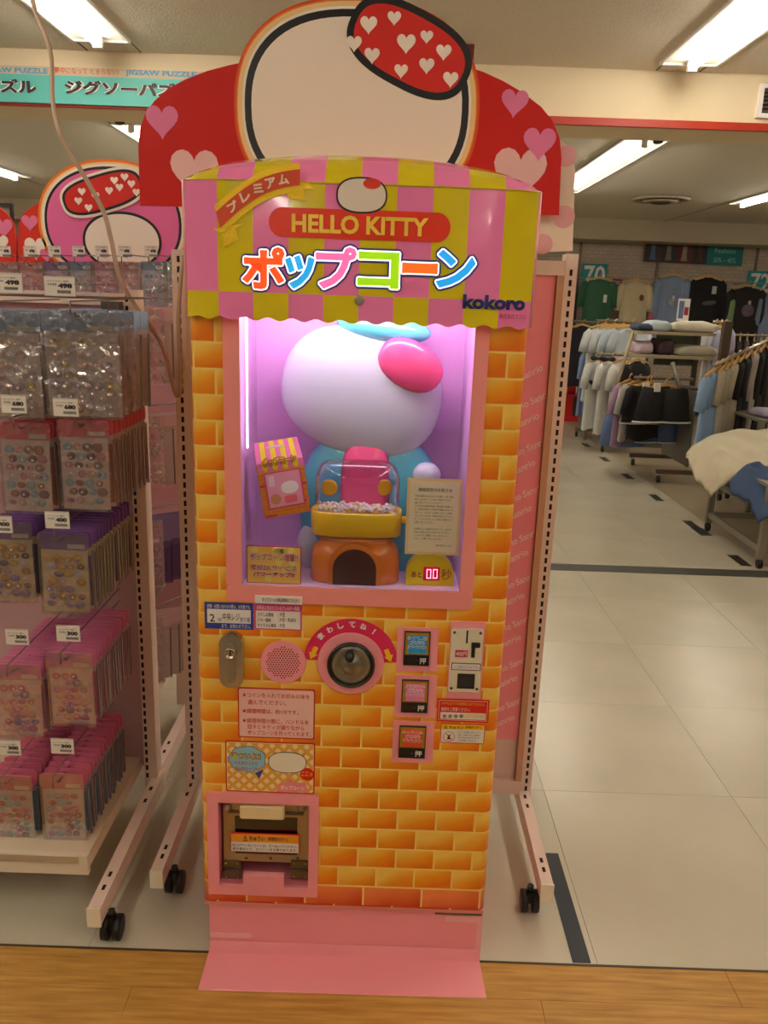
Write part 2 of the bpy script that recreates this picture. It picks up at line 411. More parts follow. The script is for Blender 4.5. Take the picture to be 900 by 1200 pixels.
for x, y0, y1, nm in ((4.2, 2.0, 4.2, 'front right side row'), (-4.2, 2.0, 4.2, 'front left side row'), (4.2, -1.5, .7, 'near right side row'), (-4.2, -1.5, .7, 'near left side row'), (5.9, 6.5, 9.0, 'right wall row beyond the frame'), (-5.6, 8.0, 10, 'left wall row beyond the frame')):
    light('added ceiling fill light out of view, ' + nm, x, y0, y1)  # unseen extra lights, added to brighten the ceiling and back area
# smoke detectors / camera
for x, y, lb in ((1.75, 5.96, 'small round smoke detector beside end of right rear ceiling light'), (-1.86, 5.95, 'small round smoke detector beside end of left rear ceiling light')):
    t = thing('smoke_detector', lb, 'detector', (x, y, CEIL))
    obj('base', MB().lathe([(.05, -.02), (.055, 0)], (x, y, CEIL), n=20), WHITE, t)
    obj('sensor_head', MB().lathe([(.012, -.055), (.03, -.05), (.036, -.022), (.04, -.02)], (x, y, CEIL), n=20), mat('detector_dark', '4a4030', .5), t)
t = thing('air_outlet', 'round ceiling air outlet with concentric rings right of the rear light', 'vent', (2.8, 9.2, CEIL))
obj('ring', MB().lathe([(.30, -.004), (.28, -.03), (.2, -.012), (.2, -.001)], (2.8, 9.2, CEIL), n=32), mat('vent_beige', '9d8e74', .6), t)
obj('ring', MB().lathe([(.19, -.03), (.11, -.05), (.11, -.001)], (2.8, 9.2, CEIL), n=32), MATS['vent_beige'], t)
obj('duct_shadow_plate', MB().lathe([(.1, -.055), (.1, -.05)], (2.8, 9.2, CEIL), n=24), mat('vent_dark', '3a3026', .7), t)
vx0, vx1, vz0, vz1 = R(888, 99, 925, 139, 4.41)
t = thing('grille_vent', 'square dark louvred vent with white frame on the beam at right edge', 'vent', (vx0, 4.41, vz0))
obj('frame', MB().frame(vx0, vx1, vz0, vz1, vx0+.02, vx1-.02, vz0+.02, vz1-.02, 4.395, 4.419), WHITE, t)
obj('backing', MB().box(vx0+.02, vx1-.02, 4.412, 4.419, vz0+.02, vz1-.02), SLOT, t)
for k in range(6):
    z = vz0+.03+k*(vz1-vz0-.06)/5; obj('slat', MB().box(vx0+.02, vx1-.02, 4.398, 4.41, z-.004, z+.004), mat('vent_brown', '5d4c34', .6), t)
x0, x1, z0, z1 = R(530, 34, 556, 72, 4.1)
t = thing('hanging_sign', 'small dark red hanging sign box behind top right of big heart board', 'sign', (x0, 4.1, z0))
obj('panel', MB().box(x0, x1, 4.1, 4.13, z0, z1), mat('maroon', '6a1a18', .5), t)
obj('hanger_rod', MB().tube([((x0+x1)/2, 4.115, z1), ((x0+x1)/2, 4.115, CEIL)], .004), STEEL, t)

# jigsaw banner on the beam
Y = 4.385
a = P(-40, 0, Y)[0]; bxr = P(330, 100, Y)[0]; zt = P(60, 78, Y)[1]; zb = P(60, 121, Y)[1]; zm = P(60, 88, Y)[1]
t = thing('banner', 'long turquoise shop banner with dark lettering hung on the beam at left', 'banner', (a, Y, zb))
obj('panel', MB().box(a, bxr, Y, Y+.02, zb, zm), mat('turquoise', '62bfb8', .6), t)
obj('top_band', MB().box(a, bxr, Y, Y+.02, zm, zt), mat('banner_beige', 'cdb99e', .6), t)
def banner_text(mb, s, x0, x1, y0, y1, off, mi, yy=0):
    r = R(x0, y0, x1, y1, Y); dz = P((x0+x1)/2, (y0+y1)/2, Y)[1]; put_text(mb, s, r[0], r[1], r[2], r[3], Y-.002-yy, off, mi)
mb = MB()
for off, mi, yy in ((.09, 1, 0), (.045, 0, .002)):
    banner_text(mb, 'ジグソーパズル', 76, 228, 96, 113, off, mi, yy); banner_text(mb, 'ジグソーパズル', -106, 43, 91, 108, off, mi, yy)
obj('lettering', mb, [mat('banner_brown', '43282a', .6), WHITE], t)
mb = MB()
for x in (64,): banner_text(mb, '夢中になって とまらない!', x, x+75, 80, 87, .03, 0)
banner_text(mb, 'JIGSAW PUZZLE', -25, 56, 79, 87, .03, 1); banner_text(mb, 'JIGSAW PUZZLE', 147, 230, 83, 91, .03, 1)
obj('small_lettering', mb, [mat('banner_red', 'd2543f', .6), mat('banner_blue', '4aa0cf', .6)], t)
#@@MACHINE
# ================================================================== POPCORN MACHINE
YF = 1.60; MX0, MX1 = -.386, .264
M = thing('popcorn_machine', 'tall pink and yellow popcorn vending machine with brick-print body and striped canopy', 'vending machine', (-.06, 1.84, 0))
wx0, wx1, wz0, wz1 = -.288, .162, .918, 1.475     # display opening
# cabinet: U around the display opening, with rounded outer corners
mb = MB(); rr = .02
def cab_wall(x0, x1, z0, z1, rl, rrr):
    pts = []
    n = 5
    if rl: pts += [(x0+rr-rr*math.cos(PI/2*i/n), YF+rr-rr*math.sin(PI/2*i/n)) for i in range(n+1)]
    else: pts += [(x0, YF)]
    if rrr: pts += [(x1-rr+rr*math.sin(PI/2*i/n), YF+rr-rr*math.cos(PI/2*i/n)) for i in range(n+1)]
    else: pts += [(x1, YF)]
    pts += [(x1, 2.07), (x0, 2.07)]
    k = len(pts); vs = [(p[0], p[1], z0) for p in pts]+[(p[0], p[1], z1) for p in pts]
    fs = [tuple(range(k-1, -1, -1)), tuple(range(k, 2*k))]+[(i, (i+1) % k, k+(i+1) % k, k+i) for i in range(k)]
    mb.add(vs, fs)
dxa, dxb, dza, dzb = R(257, 940, 362, 1036, YF)     # dispenser opening
lw = .0125; wzc = wz0-.0105
cab_wall(MX0, dxa-.0035, .141, wzc, True, False); cab_wall(dxb+.0035, MX1, .141, wzc, False, True)
mb.box(dxa-.0035, dxb+.0035, YF, 2.07, .141, dza-.0035); mb.box(dxa-.0035, dxb+.0035, YF, 2.07, dzb+.0035, wzc); mb.box(dxa-.0035, dxb+.0035, 1.73, 2.07, dza, dzb)
cab_wall(MX0, wx0-lw, wzc, 1.69, True, False); cab_wall(wx1+lw, MX1, wzc, 1.69, False, True)
mb.box(wx0-lw, wx1+lw, 1.86, 2.07, wzc, 1.69)
obj('cabinet', mb, BRICK, M)
obj('bottom_edge', MB().box(MX0+.003, MX1-.003, YF-.001, 2.07, .133, .141), mat('cream_edge', 'd88a80', .5), M)
# base and apron on the floor
bx0, bx1 = -.374, .262
obj('base_panel', MB().box(bx0, bx1, YF+.006, 2.05, .002, .133), PINK, M)
mb = MB(); n = 6
vs = [(bx0+.002, YF+.004, .03), (bx1-.002, YF+.004, .03), (bx1-.001, YF-.004, .004), (bx0-.001, YF-.004, .004), (bx0-.002, 1.492, .002), (bx1+.004, 1.496, .002), (bx1+.005, 1.494, .0005), (bx0-.003, 1.49, .0005)]
mb.add(vs, [(0, 3, 2, 1), (3, 4, 5, 2), (4, 7, 6, 5)]); obj('apron_sheet', mb, PINK, M)
tape = mat('pink_tape', 'f7b3b2', .4)
mb = MB(); r_ = R(246, 1094, 294, 1099, YF+.004); mb.box(r_[0], r_[1], YF+.0045, YF+.006, r_[2], r_[3])
r_ = R(522, 1074, 568, 1081, YF+.004); mb.box(r_[0], bx1-.0125, YF+.0045, YF+.006, r_[2], r_[3]); mb.box(bx1-.012, bx1-.001, YF+.0045, YF+.006, .02, r_[3]); obj('tape_strip', mb, tape, M)
r_ = R(510, 1065, 568, 1070, YF); obj('latch_plate', MB().box(r_[0], bx1-.004, YF+.001, YF+.006, .126, .133), DSTEEL, M)
# pink window surround (flat frame in front of the brick sheet)
sx0, sx1 = R(263, 500, 575, 500, YF)[:2]; sz0 = P(420, 709, YF)[1]
wx = (P(281, 520, YF)[0], P(553, 520, YF)[0])
mb = MB(); sx0 = P(261, 372, YF)[0]; sx1 = P(575, 372, YF)[0]; y0, y1 = YF-.006, YF+.001
mb.box(sx0, wx0, y0, y1, wz0, 1.50); mb.box(wx1, sx1, y0, y1, wz0, 1.50)
mb.prism(rrect(sx0, sx1, sz0, wz0, .009), y0, y1); mb.box(wx0, wx1, y0, y1, 1.462, 1.50)
obj('window_surround', mb, mat('salmon_frame', 'f2948c', .45), M)
# display box
PURP = mat('display_purple', 'e2b0e4', .45)
mb = MB(); yb = 1.80
mb.box(wx0-.012, wx0, YF, yb, wz0-.01, 1.50); mb.box(wx1, wx1+.012, YF, yb, wz0-.01, 1.50); mb.box(wx0-.012, wx1+.012, yb, yb+.012, wz0-.01, 1.6)
mb.box(wx0-.012, wx1+.012, YF, yb, 1.55, 1.56)
obj('display_liner', mb, PURP, M)
obj('display_floor', MB().box(wx0, wx1, YF+.0, yb, wz0-.01, wz0), mat('display_floor', 'ecd0ee', .4), M)
lampm = mat('display_lamp_glow', 'ffffff', .4, emit='eef0ff', estr=20)
lt = obj('display_lamp', MB().tube([(wx0+.03, YF+.02, 1.50), (wx1-.03, YF+.02, 1.50)], .009, 6), lampm, M)
obj('display_lamp', MB().tube([(wx0+.009, 1.625, 1.47), (wx0+.009, 1.625, 1.2)], .002, 6), mat('side_lamp_glow', 'ffffff', .4, emit='ffe8ff', estr=3), M)
obj('window_pane', MB().box(wx0, wx1, YF+.002, YF+.004, wz0, 1.47), clear_mat('acrylic_pane', gloss=.05, rough=.02), M)

# canopy -------------------------------------------------------------
CY = .065; cpY = mat('canopy_yellow', 'd9c21a', .12, coat=.6, emit='d9c21a', estr=.02); cpP = mat('canopy_pink', 'f07fb0', .12, coat=.6, emit='f07fb0', estr=.02)
cx0, cx1 = -.387, .265; nS = 10; sub = 8; fy = 1.572
mb = MB(); zlo = 1.456; zc = P(425, 347, fy)[1]; zt = P(425, 216, fy)[1]
def bow(x): u = (x-(cx0+cx1)/2)/((cx1-cx0)/2); return fy+.022*max(0, (abs(u)-.72)/.28)**2
def topz(x): u = (x-(cx0+cx1)/2)/((cx1-cx0)/2); return zt+.004+.062*math.sqrt(max(0, 1-u*u*.985))
rows = []
for i in range(nS*sub+1):
    x = cx0+(cx1-cx0)*i/(nS*sub); u = (x-cx0)/(cx1-cx0)
    wv = zlo - .0035*math.cos(2*PI*u*14.5) - .001
    if i == 0 or i == nS*sub: wv = zlo
    yb_ = bow(x)
    col = [(x, yb_, wv), (x, yb_, zc), (x, yb_, zt)]
    for k in range(1, 7):
        a = PI/2*k/6; col.append((x, yb_+.006+.13*(1-math.cos(a)), zt+(topz(x)-zt)*math.sin(a)))
    col.append((x, 1.76, topz(x)-.002)); col.append((x, 1.76, zlo+.03))
    rows.append(col)
for i in range(nS*sub):
    st = i//sub
    for k in range(len(rows[0])-1):
        q = [rows[i][k], rows[i+1][k], rows[i+1][k+1], rows[i][k+1]]
        pinkm = st % 2 == 0
        if k == 0 or k >= 2: pinkm = not pinkm
        mb.add(q, [(0, 1, 2, 3)], 1 if pinkm else 0, 3 <= k < 8)
for side, r_ in ((0, rows[0]), (1, rows[-1])):
    mb.add(r_, [tuple(range(len(r_))) if side else tuple(range(len(r_)-1, -1, -1))], 0 if side else 1)
obj('canopy', mb, [cpY, cpP], M)
edge = mat('canopy_edge', 'c9b52a', .2)
mb = MB(); mb.tube([(x, bow(x)-.0005, zt) for x in [cx0+(cx1-cx0)*i/24 for i in range(25)]], .0016, 6); obj('canopy_ridge', mb, edge, M)
for x in (cx0, cx1): obj('canopy_side_edge', MB().tube([(x, bow(x), zlo), (x, bow(x), zt)], .003, 6), mat('canopy_clear_edge', 'e8a0a0', .1), M)
def on_canopy(d):
    def f(p): return (p[0], bow(p[0])-d, p[2])
    return f
def ctext(mb, s, px, off, mi, d, rot=0, shear=0, keep=False):
    r_ = R(*px, fy); return put_text(mb, s, *r_, fy, off, mi, rot=rot, shear=shear, keep=keep, mapf=on_canopy(d), res=3)
def cpoly(mb, pts, d, mi=0):
    mb.prism(pts, fy-d, fy-d+.0004, mi); k = len(pts)*2; mb.v[-k:] = [(v[0], bow(v[0])-d+(v[1]-(fy-d)), v[2]) for v in mb.v[-k:]]; return mb
r_ = R(315, 246, 528, 281, fy); mb = MB(); h = (r_[3]-r_[2])/2-.0005
cpoly(mb, rrect(r_[0], r_[1], r_[2], r_[3], h, 8), .0015); obj('title_plate', mb, mat('plate_red', 'ea3b1e', .25), M)
mb = MB(); ctext(mb, 'HELLO KITTY', (342, 253, 502, 275), .035, 0, .003); obj('title_lettering', mb, mat('title_gold', 'ffd348', .3), M)
# main word, backlit
cols = ['f4531c', '28a8e8', 'f26fae', '9bd60e', 'f06a20', '1fa0ea']
chars = ['ポ', 'ッ', 'プ', 'コ', 'ー', 'ン']
boxes = [(287, 296, 331, 336), (336, 306, 365, 337), (371, 292, 415, 336), (421, 300, 465, 334), (474, 310, 512, 319), (511, 296, 553, 335)]
cells = [(285, 290, 333, 338), (335, 300, 368, 338), (371, 290, 417, 338), (420, 296, 467, 337), (472, 309, 512, 320), (512, 294, 556, 337)]
for rad, d, m_ in ((.0076, .0016, mat('title_navy', '2b3f8c', .3)), (.0042, .0026, mat('title_white', 'fff6f4', .3, emit='fff0f0', estr=.55))):
    mb = MB()
    for q, (ch, c) in enumerate(zip(chars, cells)):
        r_ = R(*c, fy); put_halo(mb, ch, *r_, 0, rad, off=.02)
    mb.v = [(v[0], bow(v[0])-d+v[1], v[2]) for v in mb.v]
    obj('word_outline', mb, m_, M)
for i, (ch, c) in enumerate(zip(chars, cells)):
    mb = MB(); put_halo(mb, ch, *R(*c, fy), 0, .0013, off=.02); mb.v = [(v[0], bow(v[0])-.0044+v[1], v[2]) for v in mb.v]; obj('word_letter', mb, mat('word_%d' % i, cols[i], .3, emit=cols[i], estr=.4), M)
mb = MB(); ctext(mb, 'kokoro', (542, 346, 617, 363), .045, 0, .003)
obj('maker_lettering', mb, mat('maker_navy', '26286e', .3), M)
mb = MB(); cpoly(mb, heart(P(605, 357, fy)[0], P(605, 357, fy)[1], .014, .012), .0022); 
obj('maker_heart', mb, MATS['maker_navy'], M)
mb = MB(); ctext(mb, '株式会社ココロ', (585, 368, 617, 374), .03, 0, .003); obj('maker_small_lettering', mb, mat('maker_red', 'b0303a', .4), M)
c_ = P(421, 352, fy); obj('round_bolt', MB().lathe([(.009, 0), (.009, .003), (.006, .006)], (c_[0], fy, c_[1]), 'y', 20), STEEL, M)
# plain oval where the small printed emblem sits
c_ = P(424, 229, fy); mb = MB(); cpoly(mb, sell(c_[0], c_[1], .046, .031, 2.4), .0022); cpoly(mb, sell(c_[0], c_[1], .043, .028, 2.4), .0028, 1); cpoly(mb, sell(c_[0]+.018, c_[1]+.02, .016, .009, 2), .0034, 2)
obj('oval_emblem', mb, [DKTEXT, mat('emblem_cream', 'e8d8c6', .4), mat('plate_red2', 'e23a22', .3)], M)
# gold ribbon with the word
gold = mat('gold_foil', 'f6cc1c', .35, .25, bump=.3, bscale=300)
def ribbon(px_low, px_up, d, name, m_):
    mb = MB(); lo = [P(a, b, fy) for a, b in px_low]; up = [P(a, b, fy) for a, b in px_up]
    vs = [(p[0], bow(p[0])-d, p[1]) for p in lo+up]; k = len(lo)
    mb.add(vs, [(i, i+1, k+i+1, k+i) for i in range(k-1)]); obj(name, mb, m_, M)
def ribpts(off):
    out = []
    for i in range(13):
        t = i/12; x = 256+96*t; y = 258-50*t+12*math.sin(-PI*t)+0*t; out.append((x+off*.25*(1-t), y+off))
    return out
mb = MB()
for a in ((250, 268, 286, 262, 276, 268, 280, 280, 262, 290, 262, 276), (334, 214, 362, 214, 368, 222, 356, 222, 360, 236, 338, 232)):
    pts = [P(a[i], a[i+1], fy) for i in range(0, 12, 2)]; cpoly(mb, pts, .0034)
obj('ribbon_tail', mb, gold, M)
ribbon(ribpts(17), ribpts(-17), .0044, 'ribbon_border', gold)
ribbon(ribpts(9.5), ribpts(-9.5), .0054, 'ribbon_band', mat('ribbon_red', 'd84a22', .4))
mb = MB()
for i, ch in enumerate('プレミアム'):
    t = .18+.155*i; x = 256+96*t; y = 258-50*t-12*math.sin(PI*t); s_ = 6.2
    ctext(mb, ch, (x-s_, y-s_, x+s_, y+s_), .04, 0, .0066, rot=.55-.35*t*1.3)
obj('ribbon_lettering', mb, mat('ribbon_cream', 'efd9b4', .4), M)

# --- panel fittings ---------------------------------------------------------
def panel(px, name, m_, d=.001, r=0, parent=None, d0=0):
    x0, x1, z0, z1 = R(*px, YF); mb = MB()
    if r: mb.prism(rrect(x0, x1, z0, z1, r), YF-d, YF-d0)
    else: mb.box(x0, x1, YF-d, YF-d0, z0, z1)
    return obj(name, mb, m_, parent or M), (x0, x1, z0, z1)
def ptext(mb, s, px, d=.0022, off=.02, mi=0, **k): return put_text(mb, s, *R(*px, YF), YF-d, off, mi, **k)
bl = mat('label_blue', '2d3f96', .4); pk = mat('label_pink', 'd8488a', .4); rdt = mat('text_red', 'cc2a22', .5); wtx = mat('label_white', 'ece4da', .5)
# call-staff label
s1, _ = panel((240, 706, 297, 737), 'staff_call_label', bl); panel((243, 714, 294, 730), 'label_field', wtx, .0016, parent=s1, d0=.001)
mb = MB(); ptext(mb, '故障・お問い合わせの際は、お手数でも', (243, 708, 293, 713)); ptext(mb, 'まで、お知らせ下さい。', (260, 731, 294, 736))
obj('label_lettering', mb, wtx, s1)
for s_, q, m_ in (('2', (246, 719, 252, 728), DKTEXT), ('中央レジ', (261, 718, 281, 727), DKTEXT), ('階', (256, 724, 260, 728), bl), ('売り場', (281.5, 723, 293, 729), bl)): obj('handwriting' if m_ is DKTEXT else 'label_lettering', ptext(MB(), s_, q, off=.01), m_, s1)
# allergy label, product info strip
s1, _ = panel((298, 708, 354, 738), 'allergen_label', pk); panel((300, 716, 352, 736.5), 'label_field', wtx, .0016, parent=s1, d0=.001)
mb = MB(); ptext(mb, '本商品に含まれているアレルギー物質', (301, 709.5, 351, 714.5)); obj('label_lettering', mb, wtx, s1)
mb = MB()
for i, (a, c) in enumerate((('うすしお風味', ': 大豆'), ('バター風味', ': 大豆・乳成分'), ('キャラメル風味', ': 大豆'))):
    y = 717.5+6.3*i; ptext(mb, a, (302, y, 302+3.1*len(a), y+4.6)); ptext(mb, c, (326, y, 326+(8 if len(c) < 6 else 21), y+4.6))
obj('label_lettering', mb, DKTEXT, s1)
s1, _ = panel((299.5, 697, 354.5, 706), 'info_strip', wtx, r=.001, d=.0085, d0=.006)
mb = MB(); ptext(mb, 'ポップコーンの商品情報はこちらから', (308, 699, 352, 704), d=.0095); obj('label_lettering', mb, DKTEXT, s1)
# lock
x0, x1, z0, z1 = R(259, 739, 287, 801, YF); lk = obj('lock_housing', MB().prism(rrect(x0, x1, z0, z1, (x1-x0)/2-.0004, 8), YF-.022, YF), mat('lock_chrome', 'c8bfae', .22, .95), M)
cx_, cz_ = (x0+x1)/2-.001, P(272, 760, YF)[1]
obj('lock_plate', MB().prism(rrect(cx_-.011, cx_+.011, z0+.014, z1-.02, .0108, 8), YF-.024, YF-.022), mat('lock_satin', 'aca390', .35, .9), lk)
obj('lock_cylinder', MB().lathe([(.0125, 0), (.0125, .006), (.0095, .007), (.009, .004), (.003, .004)], (cx_, YF-.023, cz_), 'y', 24), MATS['lock_chrome'], lk)
obj('keyhole', MB().box(cx_-.001, cx_+.001, YF-.0285, YF-.027, cz_-.005, cz_+.005), SLOT, lk)
# speaker
c_ = P(332, 775.5, YF); sp = obj('speaker_plate', MB().lathe([(.0485, 0), (.0485, .003), (.047, .004)], (c_[0], YF, c_[1]), 'y', 40), PINK, M)
mb = MB(); g = .0058
for i in range(-7, 8):
    for j in range(-7, 8):
        x = i*g+(j % 2)*g/2; z = j*g*.87
        if x*x+z*z < .0355**2: mb.lathe([(.0017, 0), (.0017, .0004)], (c_[0]+x, YF-.004, c_[1]+z), 'y', 6)
obj('speaker_hole', mb, mat('hole_dark', '7a2424', .8), sp, kind='stuff')
# dial with the arched label
cd = P(411, 777, YF); px2m = abs(P(412, 777, YF)[0]-P(411, 777, YF)[0])
mb = MB(); ro, ri = 55*px2m, 40*px2m; up = .004
n = 30; pts = [(cd[0]+ro*math.cos(a), cd[1]+.002+ro*math.sin(a)) for a in [math.radians(3+174*i/n) for i in range(n+1)]]
pts2 = [(cd[0]+ri*.9*math.cos(a), cd[1]+.002+ri*.9*math.sin(a)) for a in [math.radians(177-174*i/n) for i in range(n+1)]]
vs = [(p[0], YF-.0015, p[1]) for p in pts+pts2[::-1]]; mb.add(vs, [(i+1, i, n+1+i, n+2+i) for i in range(n)])
ar = obj('arched_label', mb, mat('arch_crimson', 'e0285a', .35), M)
mb = MB()
for i, ch in enumerate('まわしてね!'):
    a = math.radians(138-16.2*i); rm = (ro+ri)/2+.0005; s_ = .0068; mx_, mz_ = cd[0]+rm*math.cos(a), cd[1]+.002+rm*math.sin(a)
    hw = s_ if ch != '!' else .002
    put_text(mb, ch, mx_-hw, mx_+hw, mz_-s_, mz_+s_, YF-.0024, .05, rot=a-PI/2)
obj('arch_lettering', mb, wtx, ar)
mb = MB()
for sg in (-1, 1):
    for k in (0,):
        ax, az = cd[0]+sg*.079, cd[1]+.022; th = sg*math.radians(22)
        pts = [(-.005, .014), (.005, .014), (.005, -.002), (.0095, -.002), (0, -.016), (-.0095, -.002), (-.005, -.002)]
        mb.prism([(ax+p[0]*math.cos(th)-p[1]*math.sin(th), az+p[0]*math.sin(th)+p[1]*math.cos(th)) for p in pts], YF-.0025, YF-.0018)
obj('arrow', mb, YEL, ar)
dp = obj('dial_plate', MB().lathe([(.0705, 0), (.0705, .004), (.069, .006)], (cd[0], YF, cd[1]), 'y', 48), PINK, M)
obj('dial_ring', MB().lathe([(.0505, 0), (.0505, .009), (.048, .011), (.046, .009), (.0455, .001), (.03, .0005)], (cd[0]+.001, YF-.006, cd[1]), 'y', 48), mat('dial_dark', '4a4640', .3, .8), dp)
obj('dial_disc', MB().lathe([(.0455, 0), (.0455, .004), (.034, .006), (.03, .004), (.024, .005), (.018, .009), (.014, .012), (.004, .013)], (cd[0]+.001, YF-.0065, cd[1]), 'y', 48), mat('dial_steel', '989386', .33, .85), dp)
mb = MB(); mb.ell((cd[0]-.002, YF-.026, cd[1]+.026), .0105, .012, .0125, 16, 10); mb.box(cd[0]-.006, cd[0]+.004, YF-.014, YF-.012, cd[1]-.002, cd[1]+.02); obj('dial_knob', mb, BLACK, dp)
# flavour buttons
flv = [('うすしお', (465, 735, 513, 786), (474, 739.5, 503, 778), '2aa0d8', 'light blue flavour card'), ('バター', (463, 791, 511, 840), (471, 796, 501, 833), 'e884b0', 'pink flavour card'), ('キャラメル', (460, 845, 508, 893), (468, 850, 498, 886), 'e8502a', 'orange-red flavour card')]
butc = mat('button_clear_ochre', 'c08a20', .25, coat=.5); bdk = mat('button_black', '1e1c1c', .25)
for nm, o_, i_, cc, lb in flv:
    bp_, _ = panel(o_, 'button_plate', PINK, .003)
    x0, x1, z0, z1 = R(*i_, YF); zs = z0+(z1-z0)*.31
    obj('button_frame', MB().frame(x0-.001, x1+.001, z0-.001, z1+.001, x0+.001, x1-.001, z0+.001, z1-.001, YF-.007, YF-.003), DKTEXT, bp_)
    obj('flavour_window', MB().box(x0+.001, x1-.001, YF-.0055, YF-.003, zs, z1-.001), butc, bp_)
    cd_ = obj('flavour_card', MB().box(x0+.0075, x1-.0065, YF-.0065, YF-.0055, zs+.003, z1-.008), mat('card_'+cc, cc, .4), bp_, lb)
    for off, m_, d in ((.09, wtx, .0068), (.02, mat('cardtxt_'+cc, cc, .5), .0078)):
        pt = (lambda mb, t, a, b, c, e, y, off: put_halo(mb, t, a, b, c, e, y, .0009, off=.01)) if off > .05 else put_text
        mb = MB(); w_ = (x1-x0); zc_ = (zs+z1)/2; g = 0
        pt(mb, nm, x0+.006-g/2, x1-.006+g/2, zc_+.0075-g/2, zc_+.016+g/2-.001, YF-d, off); pt(mb, '風味', x0+.011-g, x1-.011+g, zc_-.003-g/2, zc_+.006+g/2, YF-d, off); pt(mb, '¥400', x0+.008-g, x1-.008+g, zc_-.013-g/2, zc_-.005+g/2, YF-d, off)
        obj('card_lettering', mb, m_, bp_)
    pb = obj('push_button', MB().box(x0+.001, x1-.001, YF-.008, YF-.003, z0+.001, zs), bdk, bp_)
    mb = MB(); put_text(mb, '押', x0+(x1-x0)*.62, x0+(x1-x0)*.88, z0+.004, zs-.005, YF-.0085, .02); obj('push_lettering', mb, wtx, pb)
    obj('indicator_lamp', MB().lathe([(.0018, 0), (.0018, .001)], (x0+(x1-x0)*.5, YF-.008, (z0+zs)/2), 'y', 10), DSTEEL, pb)
# coin unit
cp, _ = panel((526, 728, 566, 818), 'coin_plate', PINK, .003)
cf, (x0, x1, z0, z1) = panel((527, 735.5, 564, 809), 'coin_faceplate', mat('coin_cream', 'e6dcc0', .4), .008, r=.004, parent=cp, d0=.003)
mb = MB()
for x in (x0+.006, x1-.006):
    for z in (z0+.008, z1-.008): obj('screw', MB().lathe([(.0032, 0), (.0032, .0008), (.0015, .0015)], (x, YF-.008, z), 'y', 12), DSTEEL, cp)
r_ = R(546, 737, 548, 752, YF); obj('coin_slot', MB().box(r_[0], r_[1], YF-.0087, YF-.008, r_[2], r_[3]), SLOT, cp)
mb = MB(); r_ = R(552, 751, 556, 768, YF); mb.box(r_[0], r_[1], YF-.012, YF-.008, r_[2], r_[3]); r2 = R(552, 751, 562, 756, YF); mb.box(r2[0], r2[1], YF-.014, YF-.008, r2[2], r2[3]); obj('return_lever', mb, BLACK, cp)
r_ = R(533, 760, 548, 768, YF); o_ = obj('price_plate', MB().box(r_[0], r_[1], YF-.0092, YF-.008, r_[2], r_[3]), mat('price_crimson', 'c82858', .4), cp)
mb = MB(); ptext(mb, '400円', (534, 761.3, 547, 766.8), .0098); obj('price_lettering', mb, wtx, cp)
r_ = R(528.5, 775, 563, 783.5, YF); obj('notice_border', MB().prism(rrect(*r_, .0015), YF-.009, YF-.008), mat('navy_border', '8a3860', .4), cp)
r_ = R(529.5, 776, 562, 782.5, YF); obj('notice_field', MB().prism(rrect(*r_, .001), YF-.0094, YF-.009), wtx, cp)
mb = MB(); ptext(mb, 'コインは投入口より入れて下さい', (531, 777.3, 560.5, 781.3), .01, 0); obj('notice_lettering', mb, bl, cp)
r_ = R(536, 788, 555, 804, YF); obj('return_cup_rim', MB().frame(r_[0]-.001, r_[1]+.001, r_[2]-.001, r_[3]+.001, r_[0]+.001, r_[1]-.001, r_[2]+.001, r_[3]-.001, YF-.010, YF-.008), BLACK, cp)
obj('return_cup', MB().box(r_[0]+.001, r_[1]-.001, YF-.0085, YF-.008, r_[2]+.001, r_[3]-.001), mat('cup_dark', '22252a', .5), cp)
# red coin notice and yellow caution
s1, _ = panel((512, 819, 573, 846), 'coin_notice', RED, .0012, r=.002)
for k, q in enumerate(((514, 821, 571, 844),)):
    r_ = R(*q, YF); obj('notice_line', MB().frame(*r_, r_[0]+.0007, r_[1]-.0007, r_[2]+.0007, r_[3]-.0007, YF-.0016, YF-.0012), wtx, s1)
r_ = R(516, 835, 569, 842.5, YF); obj('notice_field', MB().box(r_[0], r_[1], YF-.0018, YF-.0012, r_[2], r_[3]), wtx, s1)
mb = MB(); ptext(mb, '(100円)以外での枚数投入はできません。', (517, 822.5, 569, 826.5), .0022, 0); ptext(mb, '100円玉×4枚', (544, 836, 568, 841.5), .0024, .02); obj('notice_lettering', mb, YEL, s1)
mb = MB(); ptext(mb, '硬貨をご用意ください。', (517, 828.5, 551, 833), .0022, .02); obj('notice_lettering', mb, wtx, s1)
mb = MB()
for k in range(4): q = P(521+6.5*k, 838.7, YF); mb.lathe([(.0045, 0), (.0045, .0006), (.0035, .0006)], (q[0], YF-.0018, q[1]), 'y', 14)
obj('coin_picture', mb, mat('coin_grey', '8c8478', .5), s1)
s1, _ = panel((516, 848, 568, 871), 'caution_label', RED, .0012, r=.002)
r_ = R(517, 849, 567, 870, YF); obj('label_field', MB().box(r_[0], r_[1], YF-.0016, YF-.0012, r_[2], r_[3]), wtx, s1)
r_ = R(517, 849, 567, 854.5, YF); obj('label_band', MB().box(r_[0], r_[1], YF-.002, YF-.0016, r_[2], r_[3]), YEL, s1)
mb = MB(); ptext(mb, '⚠ ちゅうい', (520, 849.8, 543, 854), .0024, .03); ptext(mb, '(保護者の方へ)', (545, 850.3, 564, 853.6), .0024, .02); lines(mb, ['レバーを強くまわしたり、', '激しく操作すると故障の', 'おそれがあります。', 'ご注意ください。'], R(537, 856, 564, 869, YF), YF-.0024, 0, widths=[1, .95, .97, .8]); obj('label_lettering', mb, DKTEXT, s1)
q = P(526, 862.5, YF); mb = MB()
